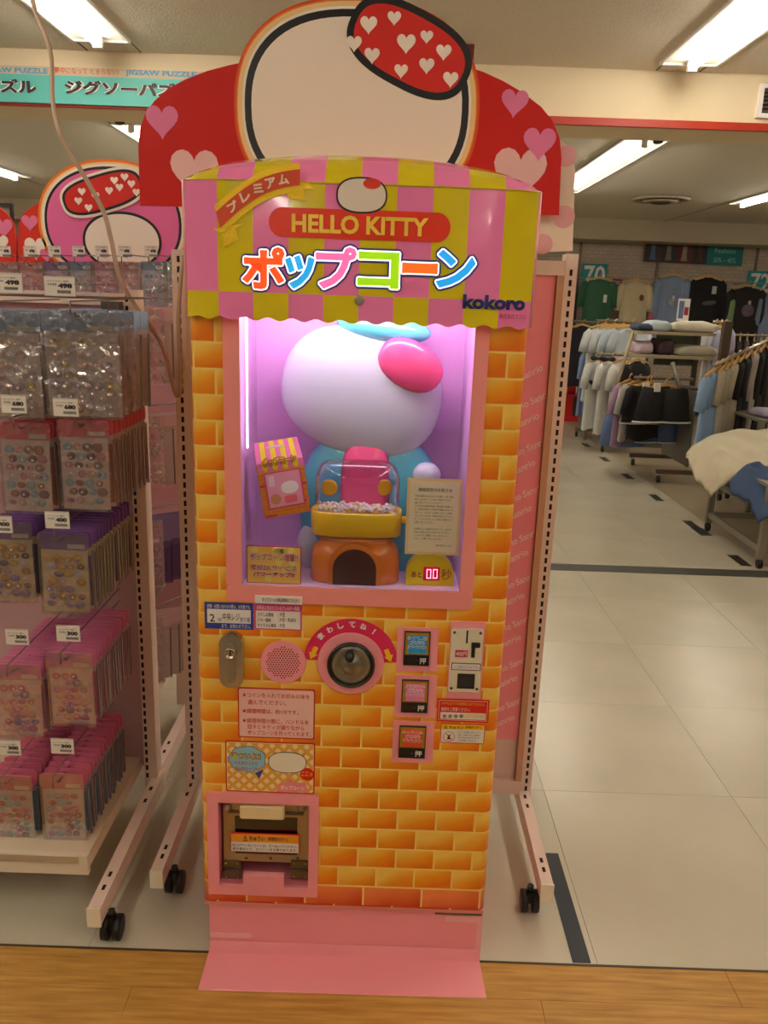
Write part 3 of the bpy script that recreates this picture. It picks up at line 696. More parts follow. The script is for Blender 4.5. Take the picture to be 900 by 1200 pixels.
ring = [(math.cos(2*PI*i/24), math.sin(2*PI*i/24)) for i in range(24)]; vs = [(q[0]+a*.0125, YF-.002, q[1]+c*.0125) for a, c in ring]+[(q[0]+a*.0112, YF-.002, q[1]+c*.0112) for a, c in ring]
mb.add(vs, [(i, (i+1) % 24, 24+(i+1) % 24, 24+i) for i in range(24)]); mb.add([(q[0]-.009, YF-.002, q[1]+.0078), (q[0]-.0082, YF-.002, q[1]+.0088), (q[0]+.0088, YF-.002, q[1]-.0078), (q[0]+.008, YF-.002, q[1]-.0088)], [(0, 3, 2, 1)]); obj('ban_ring', mb, rdt, s1)
mb = MB(); mb.prism([(q[0]-.004, q[1]-.007), (q[0]+.004, q[1]-.007), (q[0]+.002, q[1]+.001), (q[0]+.006, q[1]+.006), (q[0], q[1]+.003), (q[0]-.006, q[1]+.006), (q[0]-.002, q[1]+.001)], YF-.0019, YF-.0017); obj('ban_picture', mb, DKTEXT, s1)
# instruction label
s1, _ = panel((279, 806.5, 369, 865), 'instruction_label', rdt, .0012, r=.004)
r_ = R(280.5, 808, 367.5, 863.5, YF); obj('label_field', MB().prism(rrect(*r_, .0035), YF-.0018, YF-.0012), mat('instr_pink', 'f3c3b8', .5), s1)
mb = MB()
for s_, x, y, w_ in (('★コインを入れてお好みの味を', 284, 812, 79), ('選んでください。', 290.5, 820, 45), ('★調理時間は、約1分です。', 284, 830.5, 66), ('★調理時間の間に、ハンドルを', 284, 842, 78), ('回すとキティが踊りながら', 290.5, 849, 66), ('ポップコーンを作ってくれます。', 290.5, 856, 74)):
    ptext(mb, s_, (x, y, x+w_, y+5.6), .0024, .02)
obj('label_lettering', mb, rdt, s1)
# hot warning sticker: gingham, speech bubble, popcorn bag (figure left out)
s1, _ = panel((264.5, 869, 369, 928.5), 'hot_warning_label', rdt, .0012, r=.004)
x0, x1, z0, z1 = R(266, 870.5, 367.5, 927, YF); obj('label_field', MB().prism(rrect(x0, x1, z0, z1, .0035), YF-.0018, YF-.0012), mat('gingham_cream', 'f2dcae', .5), s1)
mb = MB(); g = .0125; nx = int((x1-x0)/g)
def clipdiag(sg, c0):   # diagonal band clipped to the label
    wd = g*.42; pts = []
    zA, zB = z0+.001, z1-.001
    a0 = c0; a1 = c0+sg*(zB-zA)
    p = [(a0-wd, zA), (a0+wd, zA), (a1+wd, zB), (a1-wd, zB)]
    out = p
    for lim, s_ in ((x0+.001, 1), (x1-.001, -1)):
        res = []
        for i in range(len(out)):
            u, v = out[i], out[(i+1) % len(out)]; iu, iv = (u[0]-lim)*s_ >= 0, (v[0]-lim)*s_ >= 0
            if iu: res.append(u)
            if iu != iv: t_ = (lim-u[0])/(v[0]-u[0]); res.append((lim, u[1]+t_*(v[1]-u[1])))
        out = res
        if not out: return None
    return out
for k in range(-8, 26):
    for sg, yy in ((1, .0020), (-1, .00215)):
        q_ = clipdiag(sg, x0+k*g*2+ (0 if sg > 0 else 0))
        if q_ and len(q_) > 2: mb.add([(p[0], YF-yy, p[1]) for p in q_], [tuple(range(len(q_)))])
obj('gingham_stripe', mb, mat('gingham_amber', 'e9a93a', .5), s1)
mb = MB(); bc = P(290, 889, YF)
bub = []
for i in range(60):
    a = 2*PI*i/60; r__ = 1+.09*abs(math.sin(a*3.5)); bub.append((bc[0]+.0375*r__*math.cos(a), bc[1]+.029*r__*math.sin(a)))
tl = [P(299, 905, YF), P(304, 912, YF), P(309, 901, YF)]
mb.prism([(bc[0]+(p[0]-bc[0])*1.03, bc[1]+(p[1]-bc[1])*1.04) for p in bub], YF-.0026, YF-.0022, 1); mb.prism(tl, YF-.00265, YF-.0022, 1); mb.prism(bub, YF-.0031, YF-.0026, 0)
bo = obj('speech_bubble', mb, [mat('bubble_blue', '8fc3d6', .5), mat('bubble_edge', '3a4a9a', .5)], s1)
mb = MB(); ptext(mb, 'あついよ!!', (271.5, 881, 306, 889), .0036, .09, 1); ptext(mb, 'あついよ!!', (272.5, 882, 305, 888), .0040, .03, 0); obj('bubble_lettering', mb, [YEL, mat('bubble_brown', '8a3a10', .5)], s1)
mb = MB(); ptext(mb, 'できあがったら', (274.5, 891, 302, 895.5), .0036, .02); ptext(mb, 'つまみをもってね', (272, 897.5, 303, 902), .0036, .02); obj('bubble_lettering', mb, mat('bubble_red', 'c03858', .5), s1)
mb = MB(); pb_ = [P(a, b, YF) for a, b in ((324, 927), (328, 917), (336, 916), (338, 911), (344, 916), (358, 917), (361, 927))]; mb.prism(pb_, YF-.0028, YF-.0022); obj('bag_picture', mb, mat('bag_pink', 'ee8a8e', .5), s1)
mb = MB(); ptext(mb, 'ポップコーン', (329, 919.5, 357, 925), .0034, .03); obj('bag_lettering', mb, wtx, s1)
q = P(337, 893, YF); mb = MB(); mb.prism(sell(q[0], q[1], .042, .026, 2.4), YF-.0026, YF-.0022, 1); mb.prism(sell(q[0], q[1], .0405, .0245, 2.4), YF-.0029, YF-.0026, 0); obj('blank_oval', mb, [mat('oval_cream', 'efe4d0', .5), DKTEXT], s1)
q = P(360, 906.5, YF); mb = MB(); mb.lathe([(.0155, 0), (.0155, .0005)], (q[0], YF-.0026, q[1]), 'y', 24); obj('red_spot', mb, RED, s1)
mb = MB(); ptext(mb, 'ここっ', (353.5, 903.5, 366.5, 908.5), .0036, .03); obj('spot_lettering', mb, YEL, s1)
# dispenser door -----------------------------------------------------------
ox = R(244, 929, 373, 1047, YF)
df = obj('dispenser_frame', MB().frame(*ox, dxa, dxb, dza, dzb, YF-.008, YF+.002), PINK, M)
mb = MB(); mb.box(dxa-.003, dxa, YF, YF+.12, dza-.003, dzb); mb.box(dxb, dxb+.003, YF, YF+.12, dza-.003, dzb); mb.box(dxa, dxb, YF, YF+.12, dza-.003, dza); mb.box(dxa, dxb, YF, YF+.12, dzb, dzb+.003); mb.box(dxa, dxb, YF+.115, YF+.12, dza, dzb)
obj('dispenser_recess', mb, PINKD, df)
q0, q1, q2, q3 = R(260, 942, 361, 1016, YF); yd = YF+.018
dd = obj('dispenser_door', MB().frame(q0, q1, q2, q3, q0+.026, q1-.026, q2+.02, q3-.045, yd, yd+.006), mat('door_brass', 'b0a080', .32, .75), M)
obj('door_window', MB().box(q0+.026, q1-.026, yd+.003, yd+.005, q2+.02, q3-.045), clear_mat('smoke_pane', '8a8070', .3), dd)
obj('dark_chute', MB().box(q0+.02, q1-.02, yd+.04, yd+.045, q2+.01, q3-.03), mat('chute_dark', '2c251c', .6), df)
r_ = R(281, 944, 333, 960, YF); obj('door_handle', MB().box(r_[0], r_[1], yd-.022, yd, r_[2], r_[3], bev=.003), mat('handle_cream', 'f0d9a4', .4), dd)
obj('handle_bar', MB().box(q0+.012, q1-.012, yd-.004, yd, r_[2]+.003, r_[2]+.009), DSTEEL, dd)
for xx in (264.5, 353):
    q = P(xx, 952, YF); obj('door_bolt', MB().lathe([(.010, 0), (.010, .003), (.006, .006), (.002, .007)], (q[0], yd, q[1]), 'y', 20), STEEL, dd)
for a in ((260, 1014, 281, 1034), (340, 1014, 361, 1034)):
    r_ = R(*a, YF); hg = obj('hinge', MB().box(r_[0], r_[1], yd-.004, yd+.002, (r_[2]+r_[3])/2+.001, r_[3]).box(r_[0], r_[1], yd-.006, yd, r_[2], (r_[2]+r_[3])/2-.001), mat('hinge_dark', '7d7058', .3, .9), dd)
    obj('hinge_pin', MB().tube([(r_[0], yd-.006, (r_[2]+r_[3])/2), (r_[1], yd-.006, (r_[2]+r_[3])/2)], .0035), DSTEEL, hg)
    for xx in (r_[0]+.007, r_[1]-.007):
        for zz in (r_[2]+.004, r_[3]-.005): obj('hinge_screw', MB().lathe([(.0026, 0), (.0018, .0014)], (xx, yd-.006, zz), 'y', 10), STEEL, hg)
for xx in (287, 316, 348): q = P(xx, 1012, YF); obj('door_screw', MB().lathe([(.004, 0), (.003, .001)], (q[0], yd, q[1]), 'y', 12), DSTEEL, dd)
r_ = R(286, 1023, 333, 1040, YF); obj('dispenser_lip', MB().box(r_[0], r_[1], YF-.012, YF+.004, r_[2], r_[3]), PINK, df)
r_ = R(269, 981.5, 350, 1003, YF); cl = obj('caution_plate', MB().prism(rrect(*r_, .002), yd-.006, yd-.002), RED, dd)
r2 = (r_[0]+.0015, r_[1]-.0015, r_[2]+.0015, r_[2]+.026); obj('plate_field', MB().box(r2[0], r2[1], yd-.0066, yd-.006, r2[2], r2[3]), wtx, dd)
r3 = (r2[0], r2[1], r2[3], r_[3]-.0015); obj('plate_band', MB().box(r3[0], r3[1], yd-.0066, yd-.006, r3[2], r3[3]), mat('band_orange', 'eea02a', .4), dd)
mb = MB(); W = r2[1]-r2[0]; put_text(mb, '⚠ ちゅうい', r2[0]+W*.18, r2[0]+W*.5, r3[2]+.003, r3[3]-.003, yd-.0072, .03); put_text(mb, '(保護者の方へ)', r2[0]+W*.54, r2[0]+W*.84, r3[2]+.004, r3[3]-.004, yd-.0072, .02)
put_text(mb, 'はじけていないコーンは、食べないでください。', r2[0]+.003, r2[1]-.003, r2[3]-.012, r2[3]-.004, yd-.0072, .02); put_text(mb, '歯を傷めたり、のどにつまる事があります。', r2[0]+.003, r2[1]-.003, r2[2]+.003, r2[2]+.011, yd-.0072, .02)
obj('plate_lettering', mb, DKTEXT, dd)
mb = MB(); r_ = R(480, 1045.5, 545, 1048.5, YF); put_text(mb, '© 2007 POPCORN PRINT', *r_, YF-.001, 0) if False else None
#@@DISPLAY
# ================================================================== INSIDE THE DISPLAY
# plain rounded stand-in shape in the figure's colours (no face, ears or bow)
fw = mat('figure_white', 'ccd3de', .22, coat=.4); fc = mat('figure_cyan', '5cc8d8', .25, coat=.4); fp = mat('figure_pink', 'f0568a', .25, coat=.4)
rot = Matrix.Rotation(math.radians(14), 3, 'Y')
hc = P3(424, 460, 1.735); pm_ = abs(P(425, 460, 1.735)[0]-P(424, 460, 1.735)[0])
T = thing('display_dummy', 'large plain white rounded display shape with cyan top and pink knob behind window', 'figure', (hc[0], 1.735, wz0))
obj('head_shape', MB().ell((hc[0], 1.735, hc[2]), 95*pm_, .048, 74*pm_, 40, 24, rot=rot, e=.86), fw, T)
c1 = P3(450, 384, 1.73); obj('cyan_top', MB().ell(c1, 55*pm_, .04, 17*pm_, 30, 14, rot=Matrix.Rotation(math.radians(6), 3, 'Y')), fc, T)
c2 = P3(481, 428, 1.695); obj('pink_knob', MB().ell(c2, 39*pm_, .022, 27*pm_, 28, 14, rot=Matrix.Rotation(math.radians(28), 3, 'Y'), e=.9), fp, T)
bc = P3(432, 600, 1.75); obj('body_shape', MB().ell(bc, 84*pm_, .04, 100*pm_, 32, 20, e=.7), fc, T)
b2 = P3(428, 572, 1.722); obj('front_panel', MB().ell(b2, 30*pm_, .03, 60*pm_, 24, 14, e=.7), fp, T)
for i, px in enumerate((386, 450)):
    q = P3(px, 571, 1.70); obj('round_button', MB().lathe([(.0175, 0), (.0175, .004), (.014, .006)], (q[0], q[1], q[2]), 'y', 24), mat('button_yellow', 'e8b414', .3), T)
q = P3(500, 556, 1.71); obj('side_pad', MB().ell(q, 17*pm_, .025, 15*pm_, 20, 12), fw, T)
q = P3(362, 640, 1.73); obj('side_pad', MB().ell(q, 15*pm_, .02, 28*pm_, 20, 12), fw, T)
q = P3(503, 640, 1.73); obj('side_pad', MB().ell(q, 15*pm_, .02, 28*pm_, 20, 12), fw, T)
# toy popcorn popper
PY = 1.665; pc = P3(417, 640, PY); pp = abs(P(418, 640, PY)[0]-P(417, 640, PY)[0])
K = thing('popcorn_popper', 'toy popcorn popper with orange base, yellow tray and clear dome in the window', 'popcorn maker', (pc[0], PY, wz0))
og = mat('popper_orange', 'de7a1a', .25, coat=.5); yl = mat('popper_yellow', 'ecc414', .28, coat=.4)
zb0 = wz0; zb1 = P(417, 628, PY)[1]; zt0 = P(417, 622, PY)[1]; zt1 = P(417, 596, PY)[1]; zd = P(417, 541, PY)[1]; xc = pc[0]
def stadium(hw, hd, n=40): return [(hw*math.copysign(abs(math.cos(t))**.62, math.cos(t)), hd*math.copysign(abs(math.sin(t))**.62, math.sin(t))) for t in [2*PI*i/n for i in range(n)]]
def loft(mb, secs, c, mi=0, cap0=True, cap1=True):
    n = 40; vs = []
    for hw, hd, z in secs: vs += [(c[0]+a, c[1]+b, z) for a, b in stadium(hw, hd, n)]
    fs = []
    for i in range(len(secs)-1):
        for j in range(n): q = (j+1) % n; fs.append((i*n+j, i*n+q, (i+1)*n+q, (i+1)*n+j))
    if cap0: fs.append(tuple(range(n-1, -1, -1)))
    if cap1: fs.append(tuple(range((len(secs)-1)*n, len(secs)*n)))
    return mb.add(vs, fs, mi, True)
hw = 52*pp
H = zb1-zb0
obj('base', loft(MB(), [(hw-.002, .042, zb0), (hw, .044, zb0+.004), (hw-.001, .044, zb0+H*.55), (hw-.006, .04, zb0+H*.78), (hw-.02, .032, zb0+H*.9), (hw-.028, .028, zb0+H*.93), (hw-.012, .034, zb1)], (xc, PY)), og, K)
ax0 = 25*pp; arch = [(xc-ax0, zb0+.001)]+[(xc-ax0*math.cos(PI*i/16), zb0+H*.36+ax0*1.0*math.sin(PI*i/16)) for i in range(17)]+[(xc+ax0, zb0+.001)]
obj('opening_rim', MB().prism([(xc+(a-xc)*1.2, zb0+.001+(b_-zb0)*1.12) for a, b_ in arch], PY-.0475, PY-.03), og, K)
obj('opening', MB().prism(arch, PY-.0482, PY-.032), mat('opening_dark', '4a120c', .6), K)
obj('tray', loft(MB(), [(hw-.004, .04, zt0-.004), (hw, .046, zt0), (hw+.001, .047, zt1-.002), (hw-.001, .046, zt1), (hw-.005, .041, zt1), (hw-.006, .04, zt1-.008)], (xc, PY)), yl, K)
obj('handle_stub', MB().tube([(xc+hw-.002, PY-.01, (zt0+zt1)/2+.006), (xc+hw+.014, PY-.01, (zt0+zt1)/2+.006)], .0075, 12), yl, K)
dh = zd-zt1; hd_ = hw-.006
prof = [(hd_, .041, zt1)]+[(hd_*(1-.0*t)-.024*(1-math.cos(t)), .041-.016*(1-math.cos(t)), zt1+dh*.55+dh*.45*math.sin(t)) for t in [PI/2*i/6 for i in range(7)]]
obj('clear_dome', loft(MB(), prof, (xc, PY), cap0=False), clear_mat('dome_clear', 'f6f2ff', .2, .04), K)
mb = MB(); random.seed(3)
for i in range(230):
    a = random.uniform(-1, 1)*(hd_-.008); b = random.uniform(-1, 1)*.032; z = zt1-.003+random.random()*.011*(1-(a/hd_)**2*.4)
    r = random.uniform(.0032, .0052); mb.ell((xc+a, PY+b, z), r, r, r*.85, 6, 4, mi=random.choice((0, 0, 0, 1)))
o = obj('popcorn', mb, [mat('popcorn_white', 'fffdf2', .6, bump=.4, bscale=400), mat('popcorn_butter', 'fbef9c', .6)]); tag(o, 'pile of white and butter-yellow popcorn under the clear dome', 'popcorn', kind='stuff')
# timer
tx0, tx1, tz0, tz1 = R(476, 650, 532, 689, 1.63)
TM = thing('countdown_timer', 'round-topped yellow countdown timer showing 00 in the window corner', 'timer', ((tx0+tx1)/2, 1.64, wz0)); tz0 = wz0+.0005
pts = [(tx0, tz0)]+[((tx0+tx1)/2-(tx1-tx0)/2*math.cos(PI*i/20), tz0+.022+(tz1-tz0-.022)*math.sin(PI*i/20)) for i in range(21)]+[(tx1, tz0)]
obj('body', MB().prism(pts, 1.632, 1.665), mat('timer_yellow', 'e0cc14', .3), TM)
r_ = R(496, 664.5, 515, 680, 1.63); obj('display_panel', MB().prism(rrect(r_[0], r_[1], r_[2], r_[3], .002), 1.629, 1.632), mat('timer_screen', '5a0a1c', .2, emit='ff2050', estr=.15), TM)
led = mat('led_glow', 'ff90a0', .4, emit='ff6a88', estr=5); mb = MB()
for xx in (500, 507.5):
    a = R(xx, 667, xx+5, 677.5, 1.63); x0, x1, z0, z1 = a; zm = (z0+z1)/2; t_ = .0011; yy = 1.6285
    for bx in ((x0, x1, z0, z0+t_), (x0, x1, z1-t_, z1), (x0, x0+t_, z0, zm-.0004), (x0, x0+t_, zm+.0004, z1), (x1-t_, x1, z0, zm-.0004), (x1-t_, x1, zm+.0004, z1)): mb.box(bx[0], bx[1], yy, yy+.0004, bx[2], bx[3])
obj('digit', mb, led, TM)
mb = MB(); put_text(mb, 'あと', *R(482, 670, 494.5, 677, 1.63), 1.6312, .04); put_text(mb, '秒', *R(517, 667, 529, 680, 1.63), 1.6312, .03); obj('timer_lettering', mb, mat('timer_brown', '9a5a10', .5), TM)
# price notice
nx0, nx1, nz0, nz1 = R(476, 561, 540, 650, 1.618)
N_ = thing('price_notice', 'beige paper price notice with small print behind the window glass', 'notice', ((nx0+nx1)/2, 1.618, nz0))
obj('paper', MB().box(nx0, nx1, 1.618, 1.619, nz0, nz1), mat('notice_tan', 'f4d898', .7), N_); g = .006
obj('inner_field', MB().box(nx0+g, nx1-g, 1.6173, 1.618, nz0+g, nz1-g), mat('notice_cream', 'fbf0cc', .7, var=.08, vscale=500), N_)
mb = MB(); W = nx1-nx0; put_text(mb, '価格改定のお知らせ', nx0+W*.2, nx1-W*.18, nz1-.027, nz1-.019, 1.6168, .04)
body = ['平素は格別のお引き立てを賜り、厚く御礼', '申し上げます。いつもご利用いただき、', '誠にありがとうございます。', 'さて昨今の原材料価格や輸送費の高騰によ', 'り、現行の価格での販売が困難な状況とな', 'りました。つきましては誠に心苦しいお願い', 'ではございますが、価格を改定させていた', 'だくことになりました。何卒ご理解のほど', 'お願い申し上げます。', '', 'お客様にはご迷惑をおかけいたしますが、', '今後も品質の向上に努めてまいります。', 'これからもご愛顧くださいますよう、', 'よろしくお願い申し上げます。', '', '株式会社ココロ']
lines(mb, body, (nx0+W*.15, nx1-W*.15, nz0+.017, nz1-.033), 1.6168, .0, fill=.62, lefts=[0]*15+[.6], widths=[1, .95, .7, 1, 1, 1, 1, 1, .5, 0, 1, .95, .9, .75, 0, 1])
obj('notice_lettering', mb, mat('notice_ink', '4a3a20', .7), N_)
# promo card
qx = R(289, 640, 353, 684, 1.612)
A_ = thing('promo_card', 'yellow and red rectangular promotion card standing in lower left window corner', 'card', ((qx[0]+qx[1])/2, 1.612, qx[2]))
obj('card', MB().box(*qx[:2], 1.612, 1.613, *qx[2:]), mat('promo_red', 'c02a1c', .5), A_)
obj('card_field', MB().box(qx[0]+.002, qx[1]-.002, 1.6113, 1.612, qx[2]+.002, qx[3]-.002), mat('promo_yellow', 'f4c85c', .5), A_)
mb = MB(); random.seed(5)
for i in range(9): 
    a = random.uniform(qx[0]+.014, qx[1]-.014); b = random.choice((qx[3]-.010, qx[2]+.011, (qx[2]+qx[3])/2+random.uniform(-.01, .01)))
    mb.lathe([(.008, 0), (.007, .0004)], (a, 1.6112, b), 'y', 12)
obj('yellow_dot', mb, mat('promo_dot', 'f6e07a', .5), A_)
for off, m_, d, g in ((.05, wtx, 0, .0009), (.05, rdt, .0012, 0)):
    mb = MB(); z1 = qx[3]; W = qx[1]-qx[0]; put_text_ = (lambda mb, t, a, b, c, e, y, off: put_halo(mb, t, a, b, c, e, y, .0013, off=off)) if g else put_text; g = 0
    put_text_(mb, 'ポップコーン増量!!', qx[0]+W*.07-g, qx[1]-W*.06+g, z1-.031-g/2, z1-.015+g/2, 1.6105-d, off); put_text_(mb, '壁紙DLサービス', qx[0]+W*.08-g, qx[1]-W*.08+g, z1-.052-g/2, z1-.040+g/2, 1.6105-d, off); put_text_(mb, 'パワーアップ!!', qx[0]+W*.12-g, qx[1]-W*.12+g, z1-.066-g/2, z1-.055+g/2, 1.6105-d, off)
    obj('card_lettering', mb, m_, A_)
# popcorn carton leaning in the window: built upright locally, then tilted
by = 1.64; bw, bh, bd = .095, .156, .045
bagc = P3(331, 561, by); sc_ = 1.0
Bg = thing('popcorn_carton', 'tilted pink and yellow striped popcorn carton with brick-print sides in the window', 'carton', (bagc[0], by, bagc[2]))
Bg.rotation_euler = (0, math.radians(-9), math.radians(14)); ORG[Bg.name] = (0, 0, 0)
a, h0 = bw/2, -bh/2; zr_ = h0+bh*.74
mb = MB(); mb.add([(-a, 0, h0), (a, 0, h0), (a, bd, h0), (-a, bd, h0), (-a, 0, zr_), (a, 0, zr_), (a, bd, zr_), (-a, bd, zr_)], [(0,3,2,1),(0,1,5,4),(1,2,6,5),(2,3,7,6),(3,0,4,7)])
obj('box', mb, mat('carton_amber', 'e8a42a', .5), Bg)
mb = MB(); ns = 9
for i in range(ns):
    x0 = -a+bw*i/ns; x1 = -a+bw*(i+1)/ns; k = .93
    mb.add([(x0, -.0008, zr_-.012), (x1, -.0008, zr_-.012), (x1, -.0008, zr_), (x0, -.0008, zr_), (x1*k, bd/2-.004, h0+bh), (x0*k, bd/2-.004, h0+bh)], [(0, 1, 2, 3), (3, 2, 4, 5)], i % 2)
mb.add([(a, -.0008, zr_), (a, bd, zr_), (a*.93, bd/2-.004, h0+bh)], [(0, 1, 2)], 0); mb.add([(-a, bd, zr_), (-a, -.0008, zr_), (-a*.93, bd/2-.004, h0+bh)], [(0, 1, 2)], 0); mb.add([(-a, bd, zr_), (a, bd, zr_), (a*.93, bd/2-.004, h0+bh), (-a*.93, bd/2-.004, h0+bh)], [(0, 3, 2, 1)], 0)
obj('striped_roof', mb, [mat('carton_pink', 'ee7fb2', .45), mat('carton_yellow', 'f0d820', .45)], Bg)
mb = MB()
for i in range(ns):
    x0 = -a+bw*(i+.5)/ns; pts = [(x0+bw/ns/2*math.cos(PI+PI*j/8), zr_-.012+.005*math.sin(PI+PI*j/8)) for j in range(9)]; mb.prism(pts, -.0014, -.0004, i % 2)
obj('scallop', mb, [MATS['carton_pink'], MATS['carton_yellow']], Bg)
mb = MB()
for i in range(13):
    z0 = h0+.001+i*.0072
    for j in range(-1, 5):
        x0 = -a+j*.0262+(i % 2)*.013; xa, xb = max(x0+.0008, -a), min(x0+.0254, a)
        if xb > xa and z0 < zr_-.014: mb.box(xa, xb, -.0006, -.0001, z0, z0+.0062, 1 if (i*5+j*3) % 7 == 0 else 0)
    for j in range(-1, 2):
        y0 = j*.026+(i % 2)*.013; ya, yb_ = max(y0+.0008, 0), min(y0+.0254, bd)
        if yb_ > ya: mb.box(a, a+.0005, ya, yb_, z0, z0+.0062, 1 if (i*3+j) % 6 == 0 else 0)
obj('brick_cell', mb, [mat('carton_orange', 'dd7f1a', .5), mat('carton_redbrick', 'd8402a', .5)], Bg, kind='stuff')
fx0, fx1, fz0, fz1 = -a*.78, a*.82, h0+.018, zr_-.02
obj('picture_frame', MB().box(fx0, fx1, -.0016, -.0006, fz0, fz1), mat('carton_crimson', 'd84a76', .5), Bg)
obj('picture_field', MB().box(fx0+.003, fx1-.003, -.0022, -.0016, fz0+.003, fz1-.003), mat('carton_rose', 'efa3bc', .5), Bg)
obj('picture_shine', MB().box(fx0+.008, fx0+.02, -.0026, -.0022, fz1-.03, fz1-.008), mat('carton_shine', 'f3d3e4', .5), Bg)
mb = MB(); mb.prism(sell(.012, (fz0+fz1)/2+.002, .018, .013, 2.2), -.0027, -.0023, 0); mb.prism(rrect(-.002, .024, fz0+.008, fz0+.024, .004), -.0028, -.0023, 1); mb.prism(sell(-.02, fz0+.02, .011, .011), -.0028, -.0023, 2)
obj('picture_shape', mb, [WHITE, mat('carton_coral', 'ee6a7a', .5), mat('carton_tan', 'd0845a', .5)], Bg)
for rad, m_, d in ((.0016, mat('carton_brown', '5a3018', .5), 0), (.0003, mat('carton_gold', 'f0a830', .5), .0012)):
    mb = MB(); put_halo(mb, 'ポップコーン', -a*.72, a*.7, zr_-.007, zr_+.009, 0, rad, n=8, off=.02); mb.v = [(v[0], v[1]-.0024-d+max(0, (v[2]-zr_))*.5, v[2]) for v in mb.v]; obj('carton_lettering', mb, m_, Bg)
obj('handle_slot', MB().box(-.022, .012, .012, .0125, h0+bh-.016, h0+bh-.010), mat('carton_flap', 'efe3ee', .5), Bg)
#@@BOARDS
# ================================================================== HEART BOARDS, CENTRE FIXTURE
YB = 2.10
def pp_(pts, Y): return [P(a, b, Y) for a, b in pts]
left_arc = [(162, 172), (164, 150), (170, 133), (181, 118), (197, 104), (217, 93), (243, 83), (270, 76), (300, 70)]
right_arc = [(540, 76), (566, 84), (590, 95), (612, 108), (634, 125), (648, 142), (656, 162), (658, 185)]
outline = [(164, 241)] + left_arc + right_arc + [(655, 252)]
pts = pp_(outline, YB)
HB = thing('heart_board', 'big red header board with pink hearts and white rounded panel above the machine', 'sign board', (-.1, YB, pts[0][1]))
redb = mat('board_red', 'd0190f', .5, spec=.3)
obj('board', MB().prism(pts, YB, YB+.008), redb, HB)
hp = mat('heart_pink', 'ee7fae', .5); hl = mat('heart_pale', 'f2c0bc', .5); hd2 = mat('heart_dark', 'b83a5e', .5)
def hrt(px, py, wpx, Y, m_, d, parent, rot=0):
    c = P(px, py, Y); u = abs(P(px+1, py, Y)[0]-c[0]); obj('heart', MB().prism(heart(c[0], c[1], wpx*u, wpx*u*.98, rot=rot), Y-d, Y), m_, parent)
hrt(190, 144, 38, YB, hp, .001, HB); hrt(228, 205, 56, YB, hl, .001, HB); hrt(603, 122, 32, YB, hp, .001, HB, -.05); hrt(609, 206, 62, YB, hl, .001, HB); hrt(632, 170, 38, YB, hp, .0016, HB)
def layers(parent, cx, cy, rx, ry, Y, e, tilt, spec_, base=.0):
    c = P(cx, cy, Y); u = abs(P(cx+1, cy, Y)[0]-c[0])
    for i, (g, m_, nm) in enumerate(spec_): obj(nm, MB().prism(sell(c[0], c[1], (rx+g)*u, (ry+g)*u, e, 64, tilt), Y-base-.001*(i+1), Y-base-.001*i), m_, parent)
glow1 = mat('halo_orange', 'f07a14', .5); glow2 = mat('halo_yellow', 'fbd490', .5)
layers(HB, 418, 128, 131, 104, YB, 2.4, 0, ((13, mat('halo_deep', 'e24c10', .5), 'panel_halo'), (10.5, glow1, 'panel_halo'), (8.5, glow2, 'panel_halo'), (3, CREAM, 'panel_border'), (0, BLACK, 'panel_outline'), (-8, mat('panel_cream', 'fff0de', .55), 'blank_panel')))
layers(HB, 480, 58, 76, 43, YB, 2.6, math.radians(-24), ((0, BLACK, 'patch_outline'), (-8, RED, 'red_patch')), .006)
for k, (a, b, w_) in enumerate(((432, 30, 20), (415, 52, 18), (436, 66, 18), (476, 52, 22), (500, 78, 18), (520, 62, 18), (470, 84, 16), (528, 94, 18), (462, 22, 16), (500, 44, 15))):
    hrt(a, b, w_, YB-.008, CREAM, .001, HB)
mb = MB()
for x in (-.3, .12): mb.box(x-.01, x+.01, YB+.008, YB+.016, 1.60, 1.95)
obj('support_strip', mb, STEEL, HB)
# polka-dot panel behind
Y2 = 2.135
DP = thing('polka_dot_board', 'cream board with pink polka dots behind right edge of red heart board', 'sign board', (.4, Y2, 1.63))
pts = pp_([(560, 298), (560, 160), (640, 158), (655, 162), (664, 170), (671, 183), (674, 200), (671, 294)], Y2); obj('board', MB().prism(pts, Y2, Y2+.008), mat('dot_cream', 'f3dfc8', .55), DP)
for a, b, r in ((664, 183, 11), (661, 254, 12), (636, 286, 11), (640, 200, 11), (625, 244, 11)):
    c = P(a, b, Y2); u = .0022; obj('dot', MB().lathe([(r*u, 0), (r*u, .001)], (c[0], Y2, c[1]), 'y', 24), mat('dot_pink', 'f0b2b4', .5), DP)

def caster(parent, x, y, z=0, r=.028, name='caster'):
    mb = MB(); 
    for s_ in (-1, 1): mb.lathe([(r*.5, -.009), (r, -.007), (r, .007), (r*.5, .009)], (x+s_*.014, y, z+r), 'x', 20)
    c = obj(name, mb, RUB, parent); 
    obj('caster_fork', MB().box(x-.006, x+.006, y-.012, y+.012, z+r, z+r*2.1).lathe([(.008, 0), (.008, .018)], (x, y, z+r*2), n=10), RUB, c)
def upright(parent, x, y, z0, z1, wd=.034, dp=.05, slots=True, yface=None, m=RACK, sx=.0):
    u = obj('upright', MB().box(x-wd/2, x+wd/2, y, y+dp, z0, z1), m, parent)
    if slots:
        mb = MB(); z = z0+.03
        while z < z1-.03: mb.box(x+sx-.0035, x+sx+.0035, y-.0006, y+.0001, z, z+.015); z += .025
        obj('slot', mb, SLOT, u, kind='stuff')
    return u
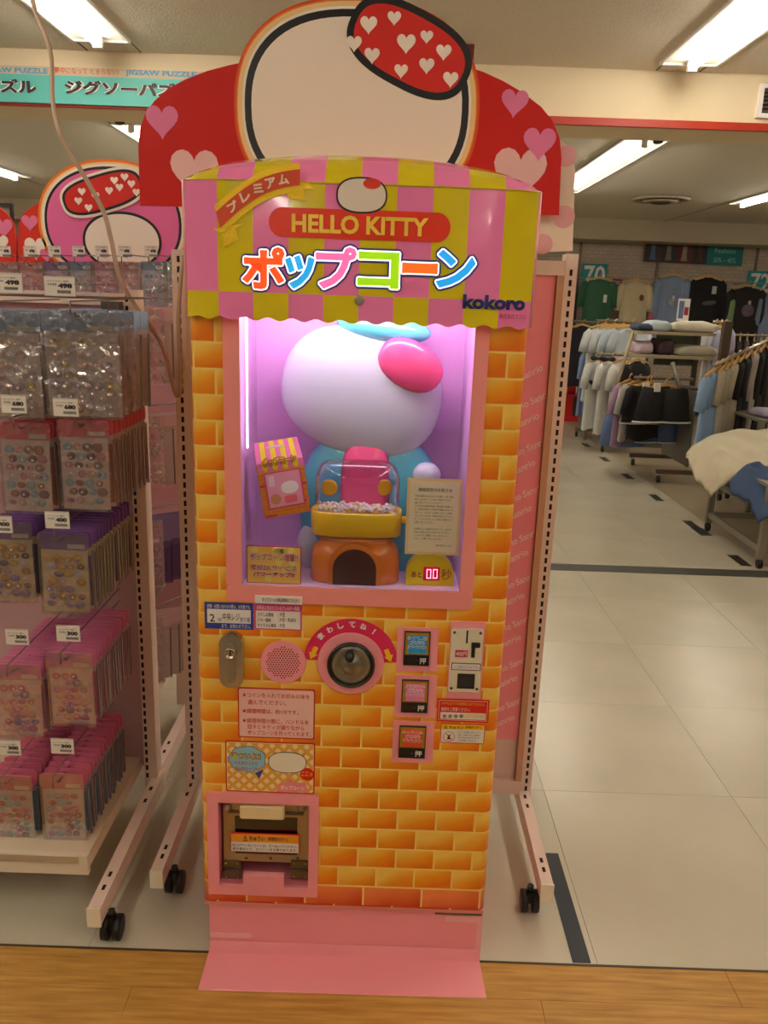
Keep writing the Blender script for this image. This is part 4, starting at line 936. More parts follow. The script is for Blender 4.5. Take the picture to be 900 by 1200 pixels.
def leg(parent, x, y0, y1, z0=.075, z1=.125, wd=.026, m=RACK, cast=True, zfront=None):
    zf = zfront or z1
    mb = MB(); a = x-wd/2; b = x+wd/2
    mb.add([(a, y0, z0), (b, y0, z0), (b, y1, z0), (a, y1, z0), (a, y0, z0+.045), (b, y0, z0+.045), (b, y1, z1), (a, y1, z1)], [(0,3,2,1),(4,5,6,7),(0,1,5,4),(1,2,6,5),(2,3,7,6),(3,0,4,7)])
    l = obj('leg', mb, m, parent)
    obj('end_cap', MB().box(a-.001, b+.001, y0-.006, y0, z0-.002, z0+.047), CAPW, l)
    mb = MB()
    for t in (.12, .2, .72, .82):
        y = y0+(y1-y0)*t; z = z0+.045+(z1-z0-.045)*t; mb.add([(x-.004, y-.009, z+.0006), (x+.004, y-.009, z+.0006), (x+.004, y+.009, z+.0008), (x-.004, y+.009, z+.0008)], [(0, 1, 2, 3)])
    obj('slot', mb, SLOT, l, kind='stuff')
    return l
# centre fixture
YP = 2.12
G = thing('centre_display_rack', 'wheeled pink slotted rack with lettered pink panel directly behind the machine', 'display rack', (-.05, YP, 0))
upright(G, .443, YP, .09, 1.622, .03); upright(G, -.532, YP, .09, 1.60, .034)
leg(G, .437, 1.735, YP+.05, .065, .12, .03); leg(G, -.532, 1.735, YP+.05, .065, .12, .03)
caster(G, .405, 1.775); caster(G, -.505, 1.80); caster(G, .42, 2.45); caster(G, -.53, 2.52)
leg(G, -.532, 2.6, YP+.05, .065, .12, .03); leg(G, .437, 2.6, YP+.05, .065, .12, .03)
obj('panel_frame', MB().frame(-.515, .428, .105, 1.605, -.49, .41, .15, 1.57, YP+.002, YP+.03), RACK, G)
zpl = P(590, 868, YP)[1]
obj('lower_panel', MB().box(-.49, .41, YP+.014, YP+.02, .15, zpl), mat('rack_panel', 'dfc3b8', .5), G)
pk2 = mat('wrap_pink', 'f793a2', .5)
wp = obj('wrap_sheet', MB().box(-.49, .41, YP+.010, YP+.014, zpl, 1.57), pk2, G)
mb = MB(); k = 0
for i in range(34):
    z = zpl+.025+i*.031; x = (.275, .335, .305, .365)[i % 4]
    put_text(mb, 'Sanrio', x, x+.062, z-.007, z+.012, YP+.0090, .02, rot=math.radians(28), shear=.15, res=2)
    x = -.47-(i % 3)*.012; put_text(mb, 'Sanrio', x, x+.06, z-.007, z+.012, YP+.0090, .02, rot=math.radians(28), shear=.15, res=2)
obj('sheet_lettering', mb, mat('wrap_pale', 'fad6d2', .5), wp, kind='stuff')
obj('edge_strip', MB().box(.41, .4275, YP-.001, YP+.012, .15, 1.57), mat('edge_tan', 'cc9a78', .5), G)

# rear left header boards
YL = 2.75
LB = thing('small_heart_board', 'smaller red header board with pink dome panel behind the sticker packs', 'sign board', (-1.0, YL, 1.62))
pts = pp_([(22, 312), (22, 262), (27, 250), (38, 242), (52, 234), (75, 224), (120, 215), (230, 215), (230, 312)], YL); obj('board', MB().prism(pts, YL, YL+.008), mat('board_orange_red', 'dd2a10', .5), LB)
hrt(35, 262, 19, YL, hp, .001, LB); hrt(42, 292, 26, YL, CREAM, .001, LB); hrt(55, 300, 16, YL, hp, .0015, LB)
layers(LB, 133, 262, 80, 62, YL, 2.2, 0, ((8, glow1, 'panel_halo'), (5, glow2, 'panel_halo'), (3, CREAM, 'panel_border'), (0, BLACK, 'panel_outline'), (-3, mat('dome_pink', 'ef6fae', .5), 'pink_panel')))
layers(LB, 144, 283, 46, 33, YL, 2.1, 0, ((0, BLACK, 'oval_outline'), (-3, CREAM, 'blank_oval')), .006)
layers(LB, 121, 226, 48, 20, YL, 2.8, math.radians(17), ((3, CREAM, 'patch_border'), (0, BLACK, 'patch_outline'), (-3, RED, 'red_patch')), .008)
for a, b in ((92, 236), (104, 244), (96, 225), (112, 230), (128, 224), (140, 220), (146, 208), (154, 216), (134, 212), (160, 226)): hrt(a, b, 9, YL-.012, CREAM, .001, LB)
LB2 = thing('small_heart_board', 'red header board cut off by left edge beside a dark sign frame', 'sign board', (-1.4, YL, 1.62))
pts = pp_([(-40, 312), (-40, 238), (-5, 240), (8, 250), (16, 262), (19, 280), (19, 312)], YL); obj('board', MB().prism(pts, YL, YL+.008), MATS['board_orange_red'], LB2); hrt(4, 268, 22, YL, hp, .001, LB2); hrt(0, 286, 20, YL, CREAM, .0014, LB2)
x0, x1, z0, z1 = R(-6, 238, 16, 300, 3.2)
t = thing('sign_frame', 'thin dark standing sign frame between two red header boards at left', 'sign frame', (x0, 3.2, 0)); obj('frame', MB().frame(x0, x1, z0-.2, z1, x0+.01, x1-.01, z0-.19, z1-.012, 3.2, 3.215), DKTEXT, t); obj('sheet', MB().box(x0+.01, x1-.01, 3.206, 3.21, z0-.19, z1-.012), mat('sign_grey', '8a8276', .6), t); obj('post', MB().box((x0+x1)/2-.01, (x0+x1)/2+.01, 3.2, 3.215, 0, z0-.2), DKTEXT, t); obj('foot', MB().box((x0+x1)/2-.15, (x0+x1)/2+.15, 3.1, 3.3, 0, .012), DKTEXT, t)
#@@LEFT
# ================================================================== LEFT FIXTURES, STICKER PACKS
Lf = thing('left_display_rack', 'wheeled pink slotted rack of sticker packs left of the machine', 'display rack', (-1.0, 2.12, 0))
upright(Lf, -.655, 2.12, .09, 1.50, .036, .05, sx=-.01)
leg(Lf, -.64, 1.60, 2.17, .065, .12, .03); caster(Lf, -.612, 1.635, r=.03); leg(Lf, -.655, 2.7, 2.17, .065, .12, .03); caster(Lf, -.655, 2.62)
obj('top_bar', MB().box(-1.7, -.675, 2.125, 2.15, 1.46, 1.49), RACK, Lf)
obj('back_panel', MB().box(-1.7, -.675, 2.15, 2.158, .14, 1.46), mat('back_panel_mauve', 'c8a0a4', .6), Lf)
obj('bracket', MB().box(-.72, -.675, 2.09, 2.12, 1.37, 1.47), DSTEEL, Lf)
obj('base_shelf', MB().box(-1.7, -.69, 1.72, 2.15, .155, .168), mat('shelf_cream', 'e0cdb0', .45), Lf)
obj('shelf_front', MB().box(-1.7, -.69, 1.705, 1.72, .115, .168).box(-.70, -.69, 1.72, 2.15, .13, .155), mat('shelf_cream2', 'e6d6bc', .45), Lf)
obj('price_channel', MB().box(-1.7, -.71, 1.70, 1.704, .15, .166), clear_mat('channel_clear', 'fff8ea', .5, .1, haze=.25), Lf)
plast = clear_mat('pack_film', 'fdfafa', .5, .12, bump=.5, haze=.02)
film2 = clear_mat('bag_film', 'fbf8f8', .6, .07, bump=1.0, haze=.05)
def rgbmix(h, k): return tuple(max(0, min(1, int(h[i:i+2], 16)/255*k)) for i in (0, 2, 4))
def pack_protos(key, wd, ht, head, headcol, sheetcol, dots, seed, lowpanel=None, film=plast, puffy=.0035, hh=None):
    """front pack as a thing with parts, and a plain pack mesh for those hanging behind it; local origin at the hang hole"""
    rnd = random.Random(seed); hh = hh or ht*.22; hw = wd/2
    hm = mat('header_'+key, headcol, .4, var=.1, vscale=40); sm = mat('sheet_'+key, sheetcol, .5, var=.12, vscale=60)
    head_mb = MB(); head_mb.prism(rrect(-hw, hw, -hh+.008, .012, .006, 3), -.0012, .0012)
    sheet_mb = MB(); sheet_mb.prism(rrect(-hw+.003, hw-.003, -ht, -hh+.01, .003, 2), -.0010, .0010)
    film_mb = MB(); film_mb.prism(rrect(-hw-.002, hw+.002, -ht-.005, .0135, .006, 3), -.0055, -.0050)
    cols = [mat('dot_%s_%d' % (key, i), c, .3, coat=.4) for i, c in enumerate(dots)]
    dot_mb = MB(); nx = 4 if wd < .13 else 6; ny = 7
    for j in range(ny):
        for i in range(nx):
            if rnd.random() < .08: continue
            cx = -hw+.012+(wd-.024)*(i+.5+(.25 if j % 2 else -.25)*.6)/nx; cz = -hh-.004-(ht-hh-.014)*(j+.5)/ny
            r = (wd-.02)/nx*rnd.uniform(.40, .56); q = rnd.randrange(len(dots))
            dot_mb.ell((cx, -.0016, cz), r, puffy, r*rnd.uniform(.65, .95), 8, 4, mi=q)
            if rnd.random() < .7: dot_mb.ell((cx+rnd.uniform(-.3, .3)*r, -.0032, cz+rnd.uniform(-.3, .3)*r), r*.42, puffy*.9, r*.35, 6, 4, mi=rnd.randrange(len(dots)))
    protos = dict(head=mesh('header_card', head_mb, hm), sheet=mesh('sticker_sheet', sheet_mb, sm), film=mesh('clear_sleeve', film_mb, film), dots=mesh('puffy_sticker', dot_mb, cols))
    bc = MB(); bc.box(hw*.15, hw*.85, -.0018, -.0013, -hh+.012, -hh+.022); protos['bar'] = mesh('barcode_label', bc, PAPER)
    if lowpanel: lp = MB(); lp.box(-hw+.006, hw-.006, -.0014, -.0010, -ht+.006, -ht+(ht-hh)*.36); protos['low'] = mesh('pale_panel', lp, mat('low_'+key, lowpanel, .5))
    # simple pack behind: header + sheet + edge of clear film
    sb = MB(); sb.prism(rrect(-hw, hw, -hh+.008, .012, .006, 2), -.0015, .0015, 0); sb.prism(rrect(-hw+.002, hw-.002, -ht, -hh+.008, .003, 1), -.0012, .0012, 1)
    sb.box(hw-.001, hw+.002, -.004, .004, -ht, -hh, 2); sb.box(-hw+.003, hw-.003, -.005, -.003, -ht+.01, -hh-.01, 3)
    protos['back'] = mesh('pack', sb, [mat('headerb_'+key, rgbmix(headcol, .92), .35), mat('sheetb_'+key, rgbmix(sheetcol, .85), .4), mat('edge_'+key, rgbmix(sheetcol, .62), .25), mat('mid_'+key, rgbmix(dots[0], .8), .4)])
    return protos
pnames = dict(head='header_card', sheet='sticker_sheet', film='clear_sleeve', dots='puffy_sticker', bar='barcode_label', low='pale_panel')
ordw = ['front', 'second', 'third', 'fourth', 'fifth', 'sixth', 'seventh', 'eighth', 'ninth', 'tenth', 'eleventh', 'twelfth', 'thirteenth', 'fourteenth']
def hang_column(protos, x, z, y0, n, step, desc, where, group, yaw=0, direc=(0, 1), jitter=.004, seed=0, full=1, drop=.0, nm='sticker_pack', cat='sticker pack'):
    rnd = random.Random(seed+int(x*1000)); d = 0
    for i in range(n):
        lx, ly = x+direc[0]*d, y0+direc[1]*d; d += step*rnd.uniform(.8, 1.2)
        lab = '%s, %s, %s' % (desc, 'frontmost' if i == 0 else ordw[i]+' from front', where)
        if i < full: 
            t = thing(nm, lab, cat, (lx, ly, z), group, yaw)
            for k in pnames:
                if k in protos: o = bpy.data.objects.new(pnames[k], protos[k]); C.objects.link(o); o.parent = t
            # small hang-hole ring
        else:
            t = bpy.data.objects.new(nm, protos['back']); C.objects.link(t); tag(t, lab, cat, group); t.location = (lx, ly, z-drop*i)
        t.rotation_euler = (rnd.uniform(-.03, .03), rnd.uniform(-.015, .015), yaw+rnd.uniform(-.04, .04))
def hook(x, z, y0, y1, label, parent_label=None, wide=0):
    t = thing('display_hook', label, 'hook', (x, y1, z), 'wire display hooks')
    obj('rod', MB().tube([(x, y1, z), (x, y0, z), (x, y0-.01, z+.008)], .0022, 6), WIRE, t)
    obj('tag_rod', MB().tube([(x, y1, z+.035), (x, y0-.03, z+.03), (x, y0-.032, z+.004)], .0018, 6), WIRE, t)
    return t
def price_tag(x, y, z, s, label, wd=.052, ht=.035):
    t = thing('price_tag', label, 'price tag', (x, y, z), 'white price tags')
    obj('holder', MB().box(x-wd/2-.001, x+wd/2+.001, y, y+.002, z-ht/2-.001, z+ht/2+.003), mat('tag_clear', 'd8d2c4', .2), t)
    obj('card', MB().box(x-wd/2, x+wd/2, y-.0006, y, z-ht/2, z+ht/2), PAPER, t)
    mb = MB(); put_text(mb, s, x-wd*.05, x+wd*.42, z-.003, z+.007, y-.001, .06); put_text(mb, '本体価格', x-wd*.4, x-wd*.1, z+.002, z+.007, y-.001, .0); put_text(mb, 'キャラクター雑貨', x-wd*.4, x+wd*.3, z+.009, z+.013, y-.001, 0)
    for k in range(14): mb.box(x-.005+k*.002, x-.005+k*.002+.0011, y-.001, y-.0006, z-.013, z-.007)
    obj('print', mb, DKTEXT, t); return t
pB = pack_protos('bluebag', .165, .215, '', 'a9ccf4', 'f6e8e4', ['f3d9cf', 'f7ece6', 'f0c0c4', 'e9d38a', 'd8c8e0', 'ffffff'], 11, film=film2, hh=.04)
pC = pack_protos('red', .112, .19, '', 'f2707e', 'fae2d8', ['c88878', 'f2e2d8', 'e89aa8', '9a6a60', 'f3c8b8', 'b0d0e0'], 12, lowpanel='f2dcd4', hh=.034)
pD = pack_protos('purple', .112, .178, '', '8f60b0', 'f2dcb6', ['8a78a8', 'd9a02a', 'efe2ee', '5a5068', 'b89ad0', 'e8b850'], 13, lowpanel='ecd2b4', hh=.036)
pE = pack_protos('pink', .108, .172, '', 'f58cbc', 'fbd0da', ['f08ab8', 'f7d6e4', 'ee9ac0', 'b08ac0', 'f5b0a0', 'e86aa0'], 14, lowpanel='f6dbe0', hh=.036)
pF = pack_protos('rose', .104, .172, '', 'f07c9e', 'e6cdd4', ['7fb2d8', 'f3d8d4', 'e88aa8', 'b86a6a', 'd0a0c8', '9ac8e0'], 15, lowpanel='f3e6e4', hh=.038)
rows_ = [  # px centre of front pack, px top, front Y, protos, n, step, description, row phrase, tag px, price
    (93, 364, 1.80, pB, 5, .05, 'blue-topped clear sticker bag', 'right-hand hook of blue row', (77, 478), '680', 3),
    (0, 364, 1.80, pB, 5, .05, 'blue-topped clear sticker bag', 'left-edge hook of blue row', (16, 474), '680', 3),
    (97, 492, 1.80, pC, 11, .027, 'red-headed brown and white sticker pack', 'right-hand hook of red row', (67, 610), '400', 1),
    (28, 495, 1.80, pC, 11, .027, 'red-headed brown and white sticker pack', 'left hook of red row', (0, 615), '400', 1),
    (74, 624, 1.78, pD, 13, .024, 'purple-headed gold and black sticker pack', 'right-hand hook of purple row', (80, 743), '300', 1),
    (8, 612, 1.82, pD, 11, .026, 'purple-headed gold and black sticker pack', 'left hook of purple row', (20, 747), '300', 1),
    (81, 764, 1.78, pE, 14, .0225, 'bright pink round sticker pack', 'right-hand hook of pink row', (73, 875), '300', 1),
    (20, 778, 1.78, pE, 13, .024, 'bright pink round sticker pack', 'left hook of pink row', (11, 877), '300', 1),
    (72, 906, 1.77, pF, 13, .0245, 'rose-headed blue and pink sticker pack', 'right-hand hook of bottom row', None, '', 1),
    (12, 908, 1.77, pF, 13, .0245, 'rose-headed blue and pink sticker pack', 'left hook of bottom row', None, '', 1)]
for i, (cx, ty, yf, pr, n, st, desc, where, tg, price, full) in enumerate(rows_):
    c = P(cx, ty, yf); z = c[1]-.013
    hang_column(pr, c[0], z, yf, n, st, desc, where, 'sticker packs on the left rack', seed=i, full=full)
    side = 'right-hand' if cx > 50 else 'left'
    hook(c[0], z+.002, yf-.02, 2.15, 'wire hook of the sticker packs, ' + where)
    if tg:
        q = P(tg[0], tg[1], yf-.06); nxt = ['red', 'purple', 'pink', 'bottom'][i//2]
        price_tag(q[0], yf-.06, q[1], price, 'white price tag above the %s row, %s column' % (nxt, side if 'hook' not in side else 'left'))
for (px, py, s_) in ((70, 336, '498'), (8, 332, '498')):
    q = P(px, py, 1.74); price_tag(q[0], 1.74, q[1], s_, 'white price tag above the blue bags, %s' % ('right-hand one' if px > 50 else 'cut by the left edge'), .062, .036)
obj_bar = thing('hook_bar', 'thin wire rail bar across the blue bag row just below the price tags', 'rail', (-1, 1.76, 1.5))
q = P(60, 347, 1.80); q2 = P(127, 350, 1.80)
obj('bar', MB().tube([(-1.5, 1.80, q[1]), (q2[0], 1.80, q[1]), (q2[0], 1.80, q[1]-.03)], .003, 8), WIRE, obj_bar); obj('rear_stay', MB().tube([(q2[0], 1.80, q[1]), (q2[0], 2.12, q[1])], .003, 8), WIRE, obj_bar)
# small packs on the rear fixture
RF = thing('rear_display_rack', 'rear slotted rack carrying the small mauve and blue packs behind the left rack', 'display rack', (-1.2, 2.78, 0))
obj('back_panel', MB().box(-1.9, -.72, 2.78, 2.79, .2, 1.66), mat('rear_panel_pink', 'd8a4a8', .6), RF)
obj('base_shelf', MB().box(-1.9, -.74, 2.45, 2.78, .17, .19), MATS['shelf_cream'], RF)
obj('shelf', MB().box(-1.9, -.74, 2.5, 2.78, .52, .535), mat('shelf_brown', '6a5548', .5), RF)
for x in (-1.85, -.735): obj('upright', MB().box(x-.017, x+.017, 2.79, 2.83, 0, 1.68), RACK, RF)
cols_ = [('e89098', 'f0c0c0', 'salmon'), ('ea8e90', 'f2b8b8', 'coral'), ('a48ac8', 'd8c8e0', 'lilac'), ('88b0e0', 'cfe0f0', 'sky blue'), ('ec96b0', 'f4ccd4', 'rose pink'), ('eaa0a0', 'f0cfca', 'peach'), ('84b4dc', 'cddff0', 'powder blue'), ('9ad0c0', 'd8ece0', 'mint')]
for i, ((hc_, sc2, nm), px) in enumerate(zip(cols_, (7, 37, 66, 95, 122, 149, 180, 206))):
    pr = pack_protos('small%d' % i, .078, .112, '', hc_, sc2, [hc_, 'f8e8e8', sc2, 'f0c8d8', 'e8d880' if i == 3 else hc_], 40+i, hh=.02, puffy=.003)
    c = P(px, 307, 2.52); hang_column(pr, c[0], c[1]-.012, 2.52, 4, .03, 'small %s pack in clear wrap' % nm, 'rear rack top row', 'small packs on the rear rack', seed=60+i, nm='small_pack', cat='pack')
    hook(c[0], c[1]-.01, 2.50, 2.78, 'thin rear hook carrying the small %s packs' % nm)
    if i < 7:
        q = P(px+(-2 if i < 3 else -3), 295, 2.46); price_tag(q[0], 2.46, q[1], '498', 'tiny price tag above the small %s packs' % nm, .034, .026)
# wider packs seen between the two slotted posts
pG = pack_protos('beige', .15, .20, '', 'd8b8b0', 'cdb8a4', ['dcc8b4', 'e8d8c8', 'c8a898'], 90, film=film2, hh=.03)
pH = pack_protos('violet', .15, .20, '', '8a78a0', '6a5480', ['5a4478', '7a6a90', '4a3868'], 91, film=film2, hh=.07)
for j, (py, pr, desc) in enumerate(((362, pG, 'beige card in clear bag'), (487, pG, 'tan card in clear bag'), (607, pH, 'dark violet card in clear bag'), (722, pG, 'brown card in clear bag'))):
    c = P(186, py, 2.42)
    hang_column(pr, c[0]-.05, c[1]-.01, 2.36, 6, .035, desc, 'rear hook between the posts', 'bags hanging between the two slotted posts', yaw=.5, direc=(.55, .83), seed=80+j, full=1, nm='clear_bag', cat='bag')
    t = thing('display_hook', 'slanting wire hook between the posts carrying %s' % desc.replace(' in clear bag', 's'), 'hook', (c[0], 2.7, c[1]), 'wire display hooks')
    obj('rod', MB().tube([(c[0]-.06, 2.34, c[1]-.008), (c[0]+.1, 2.62, c[1]-.008)], .0025, 6), WIRE, t); obj('rod', MB().tube([(c[0]-.06, 2.34, c[1]+.03), (c[0]+.1, 2.62, c[1]+.03)], .0025, 6), WIRE, t)
t = thing('low_partition', 'low white panel base seen far behind the gap between the posts', 'partition', (-.9, 3.3, 0))
obj('panel', MB().box(-1.6, -.3, 3.3, 3.32, .1, .75), mat('partition_white', 'cfc2ac', .6), t); obj('rail', MB().box(-1.6, -.3, 3.27, 3.3, .1, .2), RACK, t); obj('foot', MB().box(-1.55, -1.5, 3.1, 3.5, 0, .1).box(-.4, -.35, 3.1, 3.5, 0, .1), RACK, t)
# hanging cable
def smooth_path(pts, k=6):
    pts = [Vector(p) for p in pts]; out = []
    for i in range(len(pts)-1):
        p0, p1, p2, p3 = pts[max(i-1, 0)], pts[i], pts[i+1], pts[min(i+2, len(pts)-1)]
        for j in range(k):
            t = j/k; out.append(.5*((2*p1)+(-p0+p2)*t+(2*p0-5*p1+4*p2-p3)*t*t+(-p0+3*p1-3*p2+p3)*t**3))
    return out+[pts[-1]]
cps = [(25, -110, 2.3), (38, 0, 2.25), (59, 60, 2.2), (62, 120, 2.15), (72, 160, 2.1), (95, 200, 2.08), (120, 245, 2.05), (130, 280, 2.04), (140, 325, 2.03), (158, 358, 2.04), (178, 385, 2.06), (192, 410, 2.08), (200, 440, 2.09), (206, 462, 2.09), (211, 458, 2.09), (211, 420, 2.09), (209, 370, 2.09), (212, 325, 2.09), (215, 300, 2.1)]
o = obj('power_cable', MB().tube(smooth_path([P3(a, b, y) for a, b, y in cps]), .0055, 8), mat('cable_beige', 'b79a80', .5)); tag(o, 'beige power cable drooping from the ceiling to the left slotted post', 'cable')
#@@CLOTHES
# ================================================================== CLOTHES DEPARTMENT
gm = {}
def cloth(hexc):
    return mat('cloth_'+hexc, hexc, .85, bump=.25, bscale=60, var=.08, vscale=12)
WOOD = mat('hanger_wood', 'd8a860', .5)
def garment_body(w_, L, slv, flare, seed, neck=.09):
    rnd = random.Random(seed); mb = MB(); n = 24; rings = []
    prof = [(0, neck/2/(w_/2)*.9, .5), (.02, .42, .7), (.05, .8, .9), (.08, .96, 1), (.2, .97, 1), (.4, .93, 1.0), (.6, .95+flare*.3, 1.05), (.8, .97+flare*.7, 1.1), (1, 1+flare, 1.1)]
    ph = rnd.uniform(0, 6)
    for t, k, dk_ in prof:
        hw_ = w_/2*k; hd_ = .038*dk_; z = -.06-t*L
        r = []
        for j in range(n):
            th = 2*PI*j/n; f = 1+(.22*t)*math.sin(5*th+ph+t*1.3)
            x = hw_*math.copysign(abs(math.cos(th))**.8, math.cos(th)); y = hd_*f*math.sin(th)
            if t == 1: z2 = z+.012*math.sin(4*th+ph)
            else: z2 = z
            r.append((x, y, z2))
        rings.append(r)
    vs = [p for r in rings for p in r]; fs = []
    for i in range(len(rings)-1):
        for j in range(n): q = (j+1) % n; fs.append((i*n+q, i*n+j, (i+1)*n+j, (i+1)*n+q))
    fs.append(tuple(range(n-1, -1, -1)))
    mb.add(vs, fs, 0, True)
    sleeves = []
    if slv:
        for s_ in (-1, 1):
            m2 = MB(); sl = slv; x0 = s_*w_/2*.9; pts = [(x0-s_*.035, 0, -.06-.07*L), (x0-s_*.0, 0, -.06-.12*L), (x0+s_*.03, 0, -.06-.12*L-sl*.5), (x0+s_*.045, .01, -.06-.12*L-sl)]
            m2.tube(pts, [.05, .062, .058, .055 if sl < .3 else .04], 12); m2.v = [(v[0], v[1]*.6, v[2]) for v in m2.v]; sleeves.append(m2)
    return mb, sleeves
def shorts_mesh(w_, L):
    mb = MB(); mb.add([], [])
    for s_ in (-1, 1):
        pts = [(s_*w_*.22, 0, -.07), (s_*w_*.26, 0, -.07-L*.4), (s_*w_*.3, 0, -.07-L)]
        mb.tube(pts, [w_*.26, w_*.29, w_*.31], 16); mb.v[-48:] = [(v[0], v[1]*.35, v[2]) for v in mb.v[-48:]]
    return mb, []
HM = None
def hanger_meshes():
    a = MB(); a.add([(-.2, -.006, -.085), (-.2, -.006, -.068), (0, -.008, -.02), (.2, -.006, -.068), (.2, -.006, -.085), (0, -.008, -.045), (-.2, .006, -.085), (-.2, .006, -.068), (0, .008, -.02), (.2, .006, -.068), (.2, .006, -.085), (0, .008, -.045)],
        [(0, 5, 2, 1), (5, 4, 3, 2), (6, 7, 8, 11), (11, 8, 9, 10), (1, 2, 8, 7), (2, 3, 9, 8), (0, 6, 11, 5), (5, 11, 10, 4), (0, 1, 7, 6), (3, 4, 10, 9)])
    a.tube([(0, 0, -.03), (0, 0, .0), (.012, 0, .018), (.03, 0, .024), (.042, 0, .012)], .006, 6) 
    b = MB(); b.tube([(0, 0, -.03), (0, 0, -.005)], .004, 6)
    return mesh('hanger_arm', a, WOOD), mesh('hanger_neck', b, STEEL)
HA, HN = hanger_meshes()
def hang(desc, where, x, y, z, yaw, w_, L, slv, colr, flare=0, seed=0, group=None, trim=None, kind='shirt', hg=True, hside=None, s=1.0):
    m_ = cloth(colr); loc = (x, y, z)
    t = thing('hanging_'+kind, desc, kind, loc, group, yaw); ORG[t.name] = (0, 0, 0)
    if kind == 'shorts': b_, sl = shorts_mesh(w_, L)
    else: b_, sl = garment_body(w_, L, slv, flare, seed)
    obj('body', b_, m_, t)
    for q in sl: obj('sleeve', q, m_, t)
    if kind != 'shorts':
        nb = MB(); nb.tube([(.05*math.cos(2*PI*i/12), .02*math.sin(2*PI*i/12), -.058-.006*abs(math.sin(2*PI*i/12))) for i in range(13)], .006, 6); obj('collar', nb, m_, t)
    if trim:
        tb = MB(); zz = -.07-L; n = 20
        for s_ in ((-1, 1) if kind == 'shorts' else (0,)):
            cx = s_*w_*.3; rr_ = w_*.32 if s_ else w_/2*(1+flare)*1.01
            tb.tube([(cx+rr_*math.cos(2*PI*i/n), rr_*(.35 if s_ else .17)*math.sin(2*PI*i/n), zz+(.01 if s_ else .02)) for i in range(n+1)], .009, 6)
        obj('trim', tb, mat('trim_'+trim, trim, .7), t)
    if hg:
        h = thing('clothes_hanger', 'wooden hanger holding the '+where, 'hanger', loc, 'wooden clothes hangers', yaw); ORG[h.name] = (0, 0, 0)
        for me, nm in ((HA, 'arm'), (HN, 'neck')): o = bpy.data.objects.new(nm, me); C.objects.link(o); o.parent = h
    return t
def bar(px0, py0, px1, py1, Y0, Y1, r=.015, m=DSTEEL, name='bar', parent=None):
    return obj(name, MB().tube([P3(px0, py0, Y0), P3(px1, py1, Y1)], r, 8), m, parent)
# wall display shirts
YW = 11.6
wallg = 'shirts displayed along the back wall'
def wall_shirt(px, pyt, wpx, hpx, slv, colr, desc, short, seed):
    x, z = P(px, pyt, YW); u = YW/960*1.02; hang(desc, short, x, YW, z+.02, 0, wpx*u, hpx*u, slv, colr, seed=seed, group=wallg)
wall_shirt(703, 324, 34, 56, .28, '3a6a4e', 'dark green T-shirt on back wall, nearest the turquoise 70 sign', 'dark green wall T-shirt', 1)
wall_shirt(746, 326, 32, 62, .3, 'cdbf9a', 'cream T-shirt on back wall between green and blue shirts', 'cream wall T-shirt', 2)
wall_shirt(790, 320, 34, 66, .55, '8496b4', 'pale blue long-sleeved shirt on back wall behind the info card', 'pale blue wall shirt', 3)
wall_shirt(831, 322, 36, 66, .5, '1a1718', 'black long-sleeved top on back wall with small chest print', 'black wall top', 4)
wall_shirt(877, 333, 38, 66, .5, '26221f', 'charcoal printed top on back wall below the turquoise 72 sign', 'charcoal wall top', 5)
wall_shirt(908, 340, 30, 66, .5, '7a88a8', 'blue-grey top on back wall cut by right edge', 'blue-grey edge top', 6)
wall_shirt(858, 345, 12, 60, .0, '86a070', 'narrow sage green top showing behind the charcoal top', 'sage green wall top', 7)
t = thing('wall_rail', 'dark wall rail and pegs carrying the displayed shirts', 'rail', (3, 11.7, 1.75))
za = P(703, 326, 11.7)[1]; obj('rail', MB().tube([(2.5, 11.6, za+.0), (6.5, 11.6, za+.0)], .008), mat('rail_beige', '9a8c78', .5), t)
for px in (703, 746, 790, 831, 877): x = P(px, 326, 11.6)[0]; obj('peg', MB().tube([(x, 12.08, za), (x, 11.6, za)], .01), STEEL, t)
# little prints and tags on wall shirts
for px, py, w_, h_, c, nm, lb, cat in ((709, 350, 4, 9, 'e8e4dc', 'garment_tag', 'white swing tag on the dark green wall T-shirt', 'tag'), (837, 340, 5, 9, 'c8c4c0', 'garment_tag', 'white swing tag on the black wall top', 'tag'), (878, 358, 3, 11, 'b8aeb4', 'garment_tag', 'thin pale tag on the charcoal wall top', 'tag'), (789, 350, 3, 7, 'c8ccd4', 'garment_tag', 'pale swing tag on the blue wall shirt', 'tag')):
    x0, x1, z0, z1 = R(px-w_/2, py-h_/2, px+w_/2, py+h_/2, YW-.04); o = obj(nm, MB().box(x0, x1, YW-.046, YW-.036, z0, z1), mat('tagc_'+c, c, .6)); tag(o, lb, cat)
for px, py, w_, h_, c, lb in ((831, 355, 16, 5, '6a6664', 'small grey arched print on the chest of the black wall top'), (876, 364, 14, 14, '7a6470', 'pinkish grey print on the chest of the charcoal wall top'), (786, 354, 8, 8, 'b8b0b4', 'faint pale print on the chest of the blue wall shirt'), (752, 349, 5, 7, '7a4a34', 'small brown motif on the chest of the cream wall shirt')):
    x, z = P(px, py, YW-.04); u = YW/960; mb = MB(); mb.prism(sell(x, z, w_/2*u, h_/2*u, 2, 14, .15), YW-.048, YW-.034); o = obj('chest_print', mb, mat('print_'+c, c, .8, var=.5, vscale=30)); tag(o, lb, 'print')
